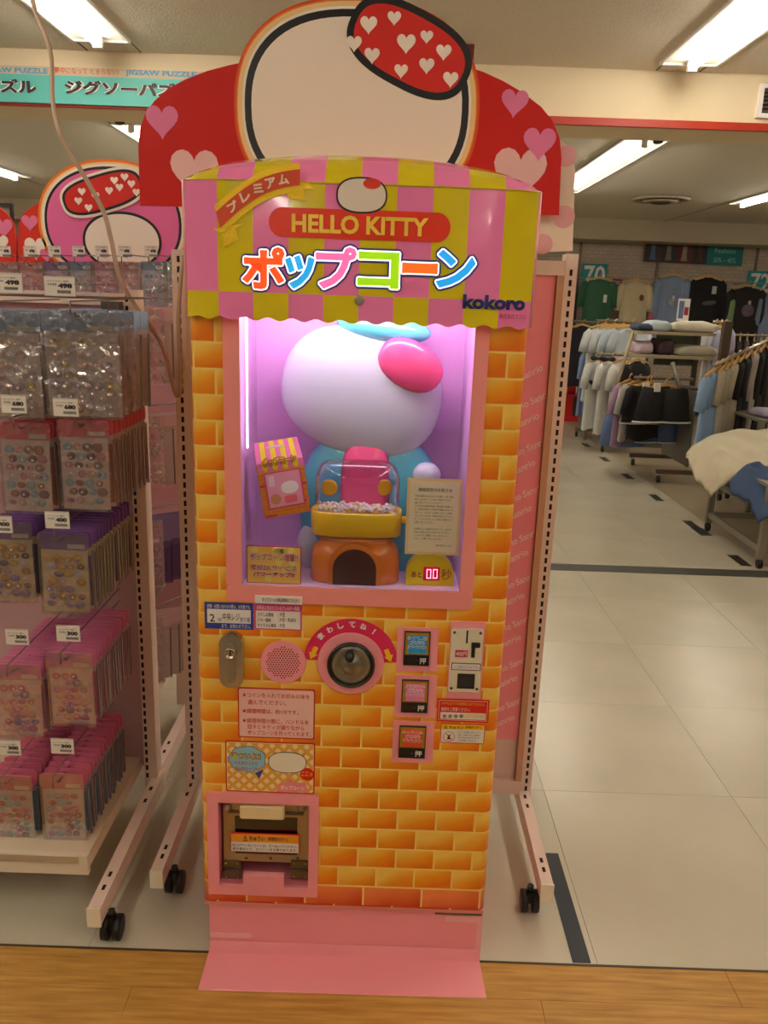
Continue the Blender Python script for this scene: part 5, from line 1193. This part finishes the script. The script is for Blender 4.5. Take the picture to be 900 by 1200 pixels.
# signs on the back wall
def wall_sign(px, c, name, label, words=None, tcol=WHITE, Y=12.05):
    x0, x1, z0, z1 = R(*px, Y); t = thing(name, label, 'sign', (x0, Y, z0)); obj('panel', MB().box(x0, x1, Y, Y+.02, z0, z1), mat('sign_'+c, c, .6), t)
    if words:
        mb = MB()
        for s_, q, off in words: put_text(mb, s_, *R(*q, Y), Y-.004, off)
        obj('lettering', mb, tcol, t)
    return t
wall_sign((682, 309, 711, 337), '1f9ea0', 'wall_sign', 'turquoise sign with white 70 above the green T-shirt', [('70', (684, 311, 709, 335), .02)])
wall_sign((876, 318, 930, 346), '1f9ea0', 'wall_sign', 'turquoise sign with white 72 at right edge of back wall', [('72', (879, 320, 902, 343), .02)])
wall_sign((829, 282, 871, 311), '17807e', 'wall_sign', 'turquoise banner at right end of the fashion photo strip', [('Fashion', (838, 291, 862, 297), 0), ('50% ~ 40%', (836, 302, 862, 308), 0)], mat('sign_palecyan', '9ad0c8', .6))
t = thing('photo_poster_strip', 'strip of four dark fashion photos on back wall above the shirts', 'poster', (3.4, 12.05, 2.1))
for i, (a, b, c) in enumerate(((756, 775, '3a1e1a'), (775, 793, '2c2422'), (793, 812, '5a1622'), (812, 829, '2a1a1c'))):
    x0, x1, z0, z1 = R(a, 279+i*.6, b, 307+i*.9, 12.05); pn = obj('photo', MB().box(x0, x1, 12.05, 12.07, z0, z1), mat('photo_'+c, c, .5), t)
    xm = (x0+x1)/2; hh_ = z1-z0; mb = MB(); mb.prism(sell(xm, z1-hh_*.2, hh_*.055, hh_*.07, n=12), 12.045, 12.05, 0); mb.prism([(xm-hh_*.1, z1-hh_*.3), (xm+hh_*.1, z1-hh_*.3), (xm+hh_*.09, z0+hh_*.4), (xm+hh_*.14, z0+hh_*.1), (xm-hh_*.14, z0+hh_*.1), (xm-hh_*.09, z0+hh_*.4)], 12.045, 12.05, 1)
    obj('photo_figure', mb, [mat('skin_tone', 'b08060', .6), mat('fig_%d' % i, ('5a7a9a', '8a8474', 'b09a80', '5a3428')[i], .6)], pn)
wall_sign((718, 327, 729, 336), '8a2a4a', 'wall_label', 'small crimson label between the green and cream wall shirts', [('50%', (719.5, 329, 727.5, 334), 0)])
wall_sign((760, 366, 765, 377), 'b05060', 'wall_label', 'small red size label below the cream wall shirt', None, Y=11.4)
# info card on stand
zat0 = P(785, 390, 7.5)[1]+.013; x0, x1, z0, z1 = R(794, 350, 808, 376, 7.6); t = thing('info_card', 'white info card with blue and red blocks standing on the shelf rack', 'sign', ((x0+x1)/2, 7.6, z0)); obj('card', MB().box(x0, x1, 7.6, 7.605, z0, z1), WHITE, t)
obj('blue_block', MB().box(x0+.01, x0+(x1-x0)*.5, 7.596, 7.6, z0+.02, z1-.02), mat('ib', '6a7ea6', .6), t); obj('red_block', MB().box(x0+(x1-x0)*.58, x1-.01, 7.596, 7.6, z0+.05, z0+.12), mat('ir', 'b03048', .6), t); obj('clip', MB().box((x0+x1)/2-.01, (x0+x1)/2+.01, 7.6, 7.61, zat0-.0, z0), DSTEEL, t)
# fire extinguisher + sign
ex, ey = F(667, 494); ex += .02; t = thing('fire_extinguisher_box', 'red fire extinguisher cabinet at floor beside the pink rack', 'fire extinguisher', (ex, ey+.1, 0))
zt_ = P(667, 462, ey)[1]
obj('box', MB().box(ex-.09, ex+.09, ey, ey+.2, 0, zt_), mat('ext_red', 'c01818', .4), t); obj('label_plate', MB().box(ex+.01, ex+.07, ey-.006, ey, .08, zt_-.03), mat('ext_label', '2a2626', .5), t)
obj('bottle', MB().lathe([(.05, 0), (.05, .12), (.02, .17), (.015, .2)], (ex, ey+.1, zt_), n=16), mat('ext_red', 'c01818', .4), t); obj('hose', MB().tube(smooth_path([(ex, ey+.05, zt_+.2), (ex+.07, ey+.02, zt_+.16), (ex+.06, ey+.02, zt_+.02)]), .01), BLACK, t)
x0, x1, z0, z1 = R(663, 427, 678, 434, ey+.2); t = thing('fire_sign', 'small red and white fire equipment sign above the extinguisher', 'sign', (x0, ey+.2, z0)); obj('panel', MB().box(x0, x1, ey+.2, ey+.21, z0, z1), WHITE, t); obj('red_block', MB().box(x0, x0+(x1-x0)*.6, ey+.194, ey+.2, z0, z1), RED, t); mb = MB(); put_text(mb, '火', x0+.02, x0+.09, z0+.01, z1-.01, ey+.19, .03); obj('lettering', mb, WHITE, t)
t.children[0]; obj('post', MB().box((x0+x1)/2-.01, (x0+x1)/2+.01, ey+.21, ey+.23, 0, z1), DSTEEL, t)
def tcast(parent, x, y): 
    obj('caster', MB().lathe([(.02, -.012), (.033, -.01), (.033, .01), (.02, .012)], (x, y, .033), 'x', 12), RUB, parent)
GREY = mat('rack_grey', '8a8272', .4, .4); BRN = mat('rack_brown', '5a4c3e', .45, .2)
# far-left garment rail
def zat(px, py, Y): return P(px, py, Y)[1]
RA = thing('garment_rail', 'far chrome garment rail with lavender and blue tops beside extinguisher', 'garment rail', (2.6, 9.8, 0))
zr = zat(690, 405, 9.6); xa, xb2 = P(683, 405, 9.6)[0], P(735, 405, 9.6)[0]
obj('hanging_bar', MB().tube([(xa, 9.6, zr), (xb2, 9.6, zr)], .014), STEEL, RA); obj('post', MB().tube([(xa+.18, 9.6, .08), (xa+.18, 9.6, zr)], .014), GREY, RA); obj('post', MB().tube([(xb2, 9.6, .08), (xb2, 9.6, zr)], .014), GREY, RA)
obj('foot_bar', MB().box(xa, xb2+.1, 9.58, 9.62, .07, .1), GREY, RA); tcast(RA, xa+.02, 9.6); tcast(RA, xb2, 9.6)
g1 = 'tops on the far chrome garment rail'
for i, (c, d) in enumerate((('8a9ecb', 'front periwinkle blue blouse on the far chrome rail'), ('7d92c4', 'second periwinkle blouse on the far chrome rail'), ('a592c0', 'lilac blouse on the far chrome rail, third along'), ('a08cba', 'lilac blouse on the far chrome rail, fourth along'), ('8b93b6', 'slate blue top at right end of far chrome rail'))):
    hang(d, d.replace(' on the far chrome rail', '').replace('at right end of far chrome rail', 'rail end'), xa+.05+.06*i, 9.6-.03*i, zr, 1.15, .42, .72-.03*(i % 2), .22, c, seed=20+i, group=g1)
# dark jackets behind
hang('dark navy jacket on a rail behind the far chrome rail', 'dark navy jacket', xa+.2, 10.6, zat(715, 378, 10.6), .5, .5, .75, .5, '201d2a', seed=30, group='jackets behind far rail')
zj = zat(715, 378, 10.6); tj = thing('garment_rail', 'rear dark rail carrying the navy jacket by the back wall', 'garment rail', (xa+.2, 10.6, 0)); obj('hanging_bar', MB().tube([(xa-.1, 10.6, zj), (xa+.9, 10.6, zj)], .014), GREY, tj)
for q_ in (xa-.1, xa+.9): obj('post', MB().tube([(q_, 10.6, 0), (q_, 10.6, zj)], .014), GREY, tj)
# rail with white tops
RB = thing('garment_rail', 'two-level slanted grey garment rail with white tops and bow T-shirts', 'garment rail', (2.4, 8.9, 0))
YR = 9.0; z1_ = zat(712, 376, 9.1); z2_ = zat(710, 415, 8.8); xl, xr = P(703, 400, 8.9)[0], P(738, 400, 8.9)[0]
obj('hanging_bar', MB().tube([(xl, 9.15, z1_), (xr, 9.15, z1_)], .014), GREY, RB); obj('hanging_bar', MB().tube([(xl-.05, 8.75, z2_), (xr, 8.75, z2_)], .014), GREY, RB)
fx, fy_ = F(707, 531); obj('slanted_post', MB().tube([(fx+.06, 8.6, .08), (P(748, 378, 8.9)[0], 8.9, zat(748, 378, 8.9))], .017), GREY, RB)
obj('slanted_post', MB().tube([(xl+.02, 9.15, z1_), (xl-.1, 8.75, .1)], .014), GREY, RB)
obj('foot_bar', MB().box(2.28, 3.0, 8.58, 8.62, .07, .11), GREY, RB); tcast(RB, fx, 8.6); tcast(RB, 2.95, 8.6)
for i in range(4):
    c = ('cfd4d6', 'c8cdd0', 'b9c6d2', 'c4ccd4')[i]; d = ('front', 'second', 'third', 'fourth')[i]
    hang('%s pale grey-white blouse on upper bar of the slanted rail' % d, '%s pale blouse' % d, xl+.10+.09*i, 9.12-.02*i, z1_, .35, .46, .8, .18, c, seed=40+i, group='blouses on the upper bar')
for i in range(3):
    d = ('front', 'second', 'third')[i]
    hang('%s white T-shirt with black shoulder bow on the slanted rail' % d if i < 2 else 'third white T-shirt next to a black one on the slanted rail', '%s white bow T-shirt' % d, xl-.02+.12*i, 8.74-.03*i, z2_, .7, .42, .72+.04*i, .2, 'd6d6d0', seed=50+i, group='white T-shirts on the lower bar')
hang('black T-shirt behind the white bow T-shirts on slanted rail', 'black T-shirt', xl+.36, 8.7, z2_, .7, .4, .74, .2, '1c1a1b', seed=55, group='white T-shirts on the lower bar')
for i, (px, py) in enumerate(((701, 420), (713, 421))):
    q = P3(px, py, 8.6); mb = MB(); mb.ell((q[0]-.04, q[1], q[2]), .04, .015, .025, 10, 6); mb.ell((q[0]+.04, q[1], q[2]), .04, .015, .025, 10, 6); mb.ell(q, .015, .018, .018, 8, 6); o = obj('black_bow', mb, BLACK); tag(o, 'black fabric bow on the %s white T-shirt shoulder' % ('left' if i == 0 else 'right'), 'bow')
q = P3(697, 451, 8.6); mb = MB(); mb.ell((q[0]-.03, q[1], q[2]+.02), .045, .006, .02, 10, 6, rot=Matrix.Rotation(.5, 3, 'Y')); mb.ell((q[0]+.02, q[1], q[2]-.01), .05, .006, .018, 10, 6, rot=Matrix.Rotation(-.6, 3, 'Y')); o = obj('chest_print', mb, BLACK); tag(o, 'black bow-shaped print on the front white T-shirt chest', 'print')
# shelf rack with folded clothes and shorts
RC = thing('shelf_rack', 'grey slanted clothes rack with two shelves of folded tops and hanging shorts', 'clothes rack', (2.6, 7.5, 0))
xs0 = P(742, 388, 7.5)[0]; xs1 = P(832, 390, 7.5)[0]; zs1 = zat(785, 390, 7.5); zs2 = zat(785, 417, 7.5)
sb = mat('shelf_beige', 'b0a184', .5)
obj('shelf', MB().box(xs0, xs1, 7.35, 7.75, zs1-.015, zs1+.012), sb, RC); obj('shelf', MB().box(xs0-.02, xs1, 7.3, 7.75, zs2-.015, zs2+.012), sb, RC)
obj('post', MB().box(xs1-.02, xs1+.05, 7.14, 7.2, .1, zat(835, 376, 7.15)), BRN, RC); obj('post', MB().box(xs1-.02, xs1+.02, 7.75, 7.79, .1, zs1+.1), BRN, RC)
obj('slanted_post', MB().tube([(xs0, 7.5, zs1), (xs0-.12, 7.45, .75)], .016), sb, RC)
obj('foot_bar', MB().box(2.40, xs1+.02, 7.12, 7.16, .08, .115), BRN, RC); obj('foot_bar', MB().box(2.38, 3.0, 7.9, 7.94, .08, .115), BRN, RC)
for x, y in ((2.42, 7.13), (2.93, 7.13), (2.42, 7.92), (2.95, 7.92)): tcast(RC, x, y)
obj('grey_panel', MB().box(2.68, 2.70, 7.2, 7.9, .14, .8), mat('panel_grey', '6f6a5e', .5), RC); obj('display_panel', MB().box(xs0+.3, xs1, 7.77, 7.79, zs2-.1, zs1), mat('panel_green_grey', '5f6a5c', .6), RC)
zh = zat(780, 444, 7.3); obj('hanging_bar', MB().tube([(P(745, 444, 7.3)[0], 7.35, zh), (P(815, 444, 7.3)[0], 7.35, zh)], .014), GREY, RC); obj('bracket_arm', MB().tube([P3(788, 425, 7.2), P3(796, 452, 7.1), P3(818, 456, 7.15)], .02, 6), GREY, RC)
def folded(label, x, y, z, w_, d_, h_, c, seed, rz=0):
    rnd = random.Random(seed); mb = MB(); n = 28; ly = 5; vs = []; a1, a2 = rnd.uniform(0, 6), rnd.uniform(0, 6)
    for k in range(ly+1):
        t = k/ly; s_ = 1-.18*(2*t-1)**4
        for j in range(n):
            th = 2*PI*j/n; r = (1+.05*math.sin(3*th+a1+t*3)+.03*math.sin(7*th+a2))*s_
            vs.append((w_/2*r*math.copysign(abs(math.cos(th))**.5, math.cos(th)), d_/2*r*math.copysign(abs(math.sin(th))**.5, math.sin(th)), h_*t*(1+.15*math.sin(2*th+a2)*t)))
    fs = []
    for k in range(ly):
        for j in range(n): q = (j+1) % n; fs.append((k*n+j, k*n+q, (k+1)*n+q, (k+1)*n+j))
    top = len(vs); vs.append((0, 0, h_*1.08)); fs += [(ly*n+j, ly*n+(j+1) % n, top) for j in range(n)]; fs.append(tuple(range(n-1, -1, -1)))
    mb.add(vs, fs, 0, True); o = obj('folded_garment', mb, cloth(c)); o.location = (x, y, z); o.rotation_euler.z = rz; tag(o, label, 'folded clothes', 'folded clothes'); return o
y_ = 7.52
for i, (px, w_, h_, c, lb) in enumerate(((752, .16, .055, '39435c', 'navy folded top at left end of upper shelf'), (764, .22, .08, 'b8c4cc', 'light blue-white folded top on upper shelf, middle'), (803, .42, .085, 'd8d2bc', 'cream folded garment spread over right of upper shelf'))):
    folded(lb, P(px, 388, y_)[0]+.03*i, y_, zs1+.013, w_, .3, h_, c, i)
for i, (px, w_, h_, c, lb) in enumerate(((750, .16, .10, 'c8b4c0', 'pink-white folded pile at left of lower shelf'), (770, .16, .12, '4a3440', 'plum folded top on lower shelf beside the pale pile'), (802, .4, .08, 'c9c1ae', 'beige folded top spread over right of lower shelf'))):
    folded(lb, P(px, 417, y_)[0]+.03*i, y_, zs2+.013, w_, .3, h_, c, 10+i)
g3 = 'clothes hanging under the shelf rack'
hang('mauve T-shirt at left end under the shelf rack', 'mauve T-shirt', P(737, 444, 7.3)[0]+.05, 7.45, zh, .75, .42, .56, .2, 'a98aa8', seed=60, group=g3)
hang('grey-white T-shirt beside the mauve one under shelf rack', 'grey-white T-shirt', P(741, 444, 7.3)[0]+.08, 7.38, zh, .65, .42, .5, .2, 'b8b4b0', seed=61, group=g3)
hang('black T-shirt under the shelf rack beside the shorts', 'black T-shirt by the shorts', P(746, 444, 7.3)[0]+.10, 7.3, zh, .55, .42, .48, .2, '191718', seed=62, group=g3)
hang('black shorts with white trim, rear pair under the shelf rack', 'rear black shorts', P(765, 448, 7.2)[0], 7.26, zh, .18, .40, .33, 0, '1e1d1d', kind='shorts', trim='c8c4bc', seed=63, group=g3)
hang('charcoal shorts with white trim and tag, front pair under shelf rack', 'front charcoal shorts', P(780, 448, 7.15)[0], 7.14, zh, .1, .42, .30, 0, '252424', kind='shorts', trim='d4d0c8', seed=64, group=g3)
for px, lb in ((770, 'white square tag on the front charcoal shorts'), (757, 'white tag on the rear black shorts')):
    yt_ = 7.095 if px == 770 else 7.17; x0, x1, z0, z1 = R(px-3.5, 449, px+3.5, 459, yt_); o = obj('garment_tag', MB().box(x0, x1, yt_-.02, yt_+.02, z0, z1), PAPER); tag(o, lb, 'tag')
for i, (px, c, lb) in enumerate(((735, '6a86b8', 'steel blue garment hanging lowest at left of shelf rack'), (757, '5f7cb0', 'blue shorts hanging under the black shorts'), (775, '6683b4', 'blue shorts with white hem hanging under the charcoal shorts'))):
    hang(lb, lb.split(' hanging')[0], P(px, 476, 7.5)[0], 7.55, zat(px, 476, 7.5), .1, .36, .28+.03*(i == 0), 0, c, kind='shorts', seed=70+i, trim='c4c8cc' if i == 2 else None, group='blue garments on lower bar')
# right-hand rail
RD = thing('garment_rail', 'long diagonal garment rail at right with blue, beige and black clothes', 'garment rail', (2.9, 6.5, 0))
A0 = Vector(P3(838, 428, 6.2)); A1 = Vector(P3(905, 396, 6.9))
obj('hanging_bar', MB().tube([A0, A1+(A1-A0)*.5], .014), STEEL, RD)
E1 = A0+(A1-A0)*.55; obj('post', MB().tube([(E1.x, E1.y, .06), tuple(E1)], .016), GREY, RD); E2 = A0+(A1-A0)*1.4; obj('post', MB().tube([(E2.x, E2.y, .06), tuple(E2)], .016), GREY, RD)
obj('foot_bar', MB().tube([(E1.x, E1.y, .08), (E2.x, E2.y, .08)], .02), GREY, RD); tcast(RD, E1.x, E1.y); tcast(RD, E2.x, E2.y)
g4 = 'clothes on the long diagonal rail'
for i, (t_, c, L, slv, fl_, lb, k) in enumerate(((.02, '8fb0d8', .78, .2, .12, 'light blue dress with frill, front of the diagonal rail', 'dress'), (.1, '7c9ecc', .72, .2, .1, 'medium blue dress just behind the light blue one', 'dress'), (.2, 'b8ac98', .62, .2, 0, 'beige T-shirt third on the diagonal rail', 'shirt'), (.3, 'aaa08c', .7, .2, 0, 'greige T-shirt fourth on the diagonal rail', 'shirt'), (.4, 'b4a890', .6, .2, 0, 'sand-coloured T-shirt fifth on the diagonal rail', 'shirt'), (.52, '171516', .75, .22, 0, 'black top sixth on the diagonal rail', 'shirt'), (.63, '1a1718', .7, .22, 0, 'black top seventh on the diagonal rail', 'shirt'), (.76, 'b4aca0', .66, .3, 0, 'pale grey long top eighth on the diagonal rail', 'shirt'), (.88, '151314', .8, .3, 0, 'black coat ninth on the diagonal rail at right edge', 'shirt'), (1.02, '1d1b1c', .8, .3, 0, 'black coat tenth on the rail, cut by right edge', 'shirt'))):
    p = A0+(A1-A0)*t_; hang(lb, lb.split(',')[0], p.x, p.y, p.z, 1.0 if i > 1 else .85, .38, L*(.86 if i < 2 else 1), slv, c, flare=fl_, seed=80+i, group=g4, kind=k)
# second rail behind, seen past the brown post
RE = thing('garment_rail', 'rear garment rail with white and patterned tops right of the brown post', 'garment rail', (3.3, 8.2, 0))
B0 = Vector(P3(836, 377, 8.3)); B1 = Vector(P3(856, 377, 8.3)); B1.z = B0.z
obj('hanging_bar', MB().tube([B0, B1], .014), STEEL, RE); obj('post', MB().tube([(B1.x, 8.3, .02), tuple(B1)], .016), GREY, RE); obj('foot_bar', MB().tube([(B1.x, 8.0, .04), (B1.x, 8.6, .04)], .02), GREY, RE)
for i, (c, lb) in enumerate((('c8c6c4', 'white and black patterned top, first on the rear rail'), ('b9bcc8', 'grey-white top second on the rear rail'), ('a9a6c0', 'pale lilac top third on the rear rail'))):
    p = B0+(B1-B0)*(.15+.28*i); hang(lb, lb.split(',')[0].split(' on')[0], p.x, p.y, p.z, .8, .4, .62, .2, c, seed=95+i, group='tops on the rear rail')
RG = thing('garment_rail', 'far rail packed with brown hangers at right below the charcoal top', 'garment rail', (4.3, 10.2, 0))
D0 = Vector(P3(855, 392, 10.2)); D1 = Vector(P3(930, 400, 10.2)); D1.z = D0.z
obj('hanging_bar', MB().tube([D0, D1], .014), STEEL, RG); 
for k in (0, 1): p = D0 if k == 0 else D1; obj('post', MB().tube([(p.x, 10.2, .0), tuple(p)], .014), GREY, RG)
for i in range(8):
    p = D0+(D1-D0)*(.06+.11*i); hang('%s dark top on the far packed rail at right' % (ordw[i] if i else 'first'), '%s dark top on far packed rail' % (ordw[i] if i else 'first'), p.x, p.y, p.z, 1.2, .42, .6, .2, ('6a4a44', '3a2c30', '5a4a50', '4a3838')[i % 4], seed=110+i, group='dark tops on the far packed rail')
# tables at right
def table(name, label, x0, x1, y0, y1, zt, m=GREY, top=True):
    t = thing(name, label, 'table', ((x0+x1)/2, (y0+y1)/2, 0)); w_ = .02
    for x in (x0, x1):
        for y in (y0, y1): obj('leg', MB().box(x-w_, x+w_, y-w_, y+w_, .06, zt), m, t); tcast(t, x, y)
    for y in (y0, y1): obj('lower_rail', MB().box(x0, x1, y-.015, y+.015, .10, .14), m, t)
    obj('lower_rail', MB().box(x0-.015, x0+.015, y0, y1, .10, .14), m, t); obj('top_board', MB().box(x0-.02, x1+.02, y0-.02, y1+.02, zt, zt+.02), m, t)
    return t
zt1_ = .50
table('display_table', 'grey wheeled display table at right edge with cream and denim clothes', 2.27, 3.2, 4.72, 5.55, zt1_)
table('display_table', 'grey display table behind, with striped folded shirts at right edge', 2.72, 3.6, 5.95, 6.5, zat(872, 490, 6.0)-.02)
z_ = zat(872, 490, 6.0)
folded('lavender striped folded shirts on the rear grey table', 2.95, 6.15, z_+.001, .42, .3, .06, 'b4aec8', 31); folded('tan folded shirt at right edge on the rear grey table', 3.2, 6.12, z_+.001, .2, .26, .05, 'c89a60', 32)
def drape(label, pts_top, thick, c, name='draped_garment', seed=1, cat='folded clothes'):
    """cloth lying over a table edge: grid lofted through given cross lines"""
    mb = MB(); rnd = random.Random(seed); a1 = rnd.uniform(0, 6)
    rows1 = [smooth_path(r_, 6) for r_ in pts_top]; cols1 = [smooth_path([r_[q] for r_ in rows1], 7) for q in range(len(rows1[0]))]
    nr = len(cols1[0]); nc = len(cols1); vs = []
    for i in range(nr):
        for j in range(nc):
            v = cols1[j][i]; e_ = .012*math.sin(i*.55+j*.5+a1)+.007*math.sin(i*1.3-j*.9+a1*2)+.006*math.sin(j*1.9+i*.2)
            vs.append((v.x+e_*.6, v.y-abs(e_)*.5, v.z+e_))
    vs = [tuple(v) for v in vs]
    k = len(vs); vs += [(v[0], v[1]+.004, v[2]-thick) for v in vs]; fs = []
    for i in range(nr-1):
        for j in range(nc-1):
            a = i*nc+j; fs.append((a, a+1, a+nc+1, a+nc)); fs.append((k+a+nc, k+a+nc+1, k+a+1, k+a))
    for j in range(nc-1): fs.append((j+1, j, k+j, k+j+1)); a = (nr-1)*nc+j; fs.append((a, a+1, k+a+1, k+a))
    for i in range(nr-1): a = i*nc; fs.append((a, a+nc, k+a+nc, k+a)); b_ = a+nc-1; fs.append((b_+nc, b_, k+b_, k+b_+nc))
    mb.add(vs, fs, 0, True); o = obj(name, mb, cloth(c)); tag(o, label, cat, 'clothes on the display table'); return o
zt2 = zt1_+.02
drape('cream garment draped over left corner of the display table', [[(2.12, 5.75, zt2-.02), (2.12, 5.45, zt2-.10), (2.14, 5.25, zt2-.18)], [(2.22, 5.75, zt2+.09), (2.2, 5.4, zt2+.05), (2.22, 5.1, zt2-.0)], [(2.5, 5.75, zt2+.17), (2.5, 5.35, zt2+.11), (2.5, 5.05, zt2+.04)], [(2.9, 5.75, zt2+.22), (2.9, 5.35, zt2+.15), (2.9, 5.05, zt2+.05)], [(3.2, 5.7, zt2+.2), (3.2, 5.35, zt2+.15), (3.2, 5.05, zt2+.05)]], .035, 'ddd3b8', seed=3)
drape('light green garment between cream and denim on the display table', [[(2.4, 5.3, zt2+.04), (2.4, 5.05, zt2+.02), (2.42, 4.95, zt2+.01)], [(2.7, 5.3, zt2+.07), (2.7, 5.05, zt2+.055), (2.7, 4.9, zt2+.04)], [(3.1, 5.3, zt2+.08), (3.1, 5.05, zt2+.07), (3.1, 4.9, zt2+.05)]], .03, '8aa84a', seed=4)
drape('blue denim shorts hanging over front corner of the display table', [[(2.16, 5.05, zt2-.06), (2.18, 4.85, zt2-.12), (2.2, 4.68, zt2-.19)], [(2.26, 5.05, zt2+.05), (2.27, 4.85, zt2+.0), (2.3, 4.64, zt2-.13)], [(2.45, 5.05, zt2+.06), (2.45, 4.85, zt2+.03), (2.46, 4.66, zt2-.04)], [(2.9, 5.05, zt2+.06), (2.9, 4.85, zt2+.04), (2.9, 4.68, zt2+.01)]], .02, '44597f', 'denim_shorts', seed=5, cat='shorts')
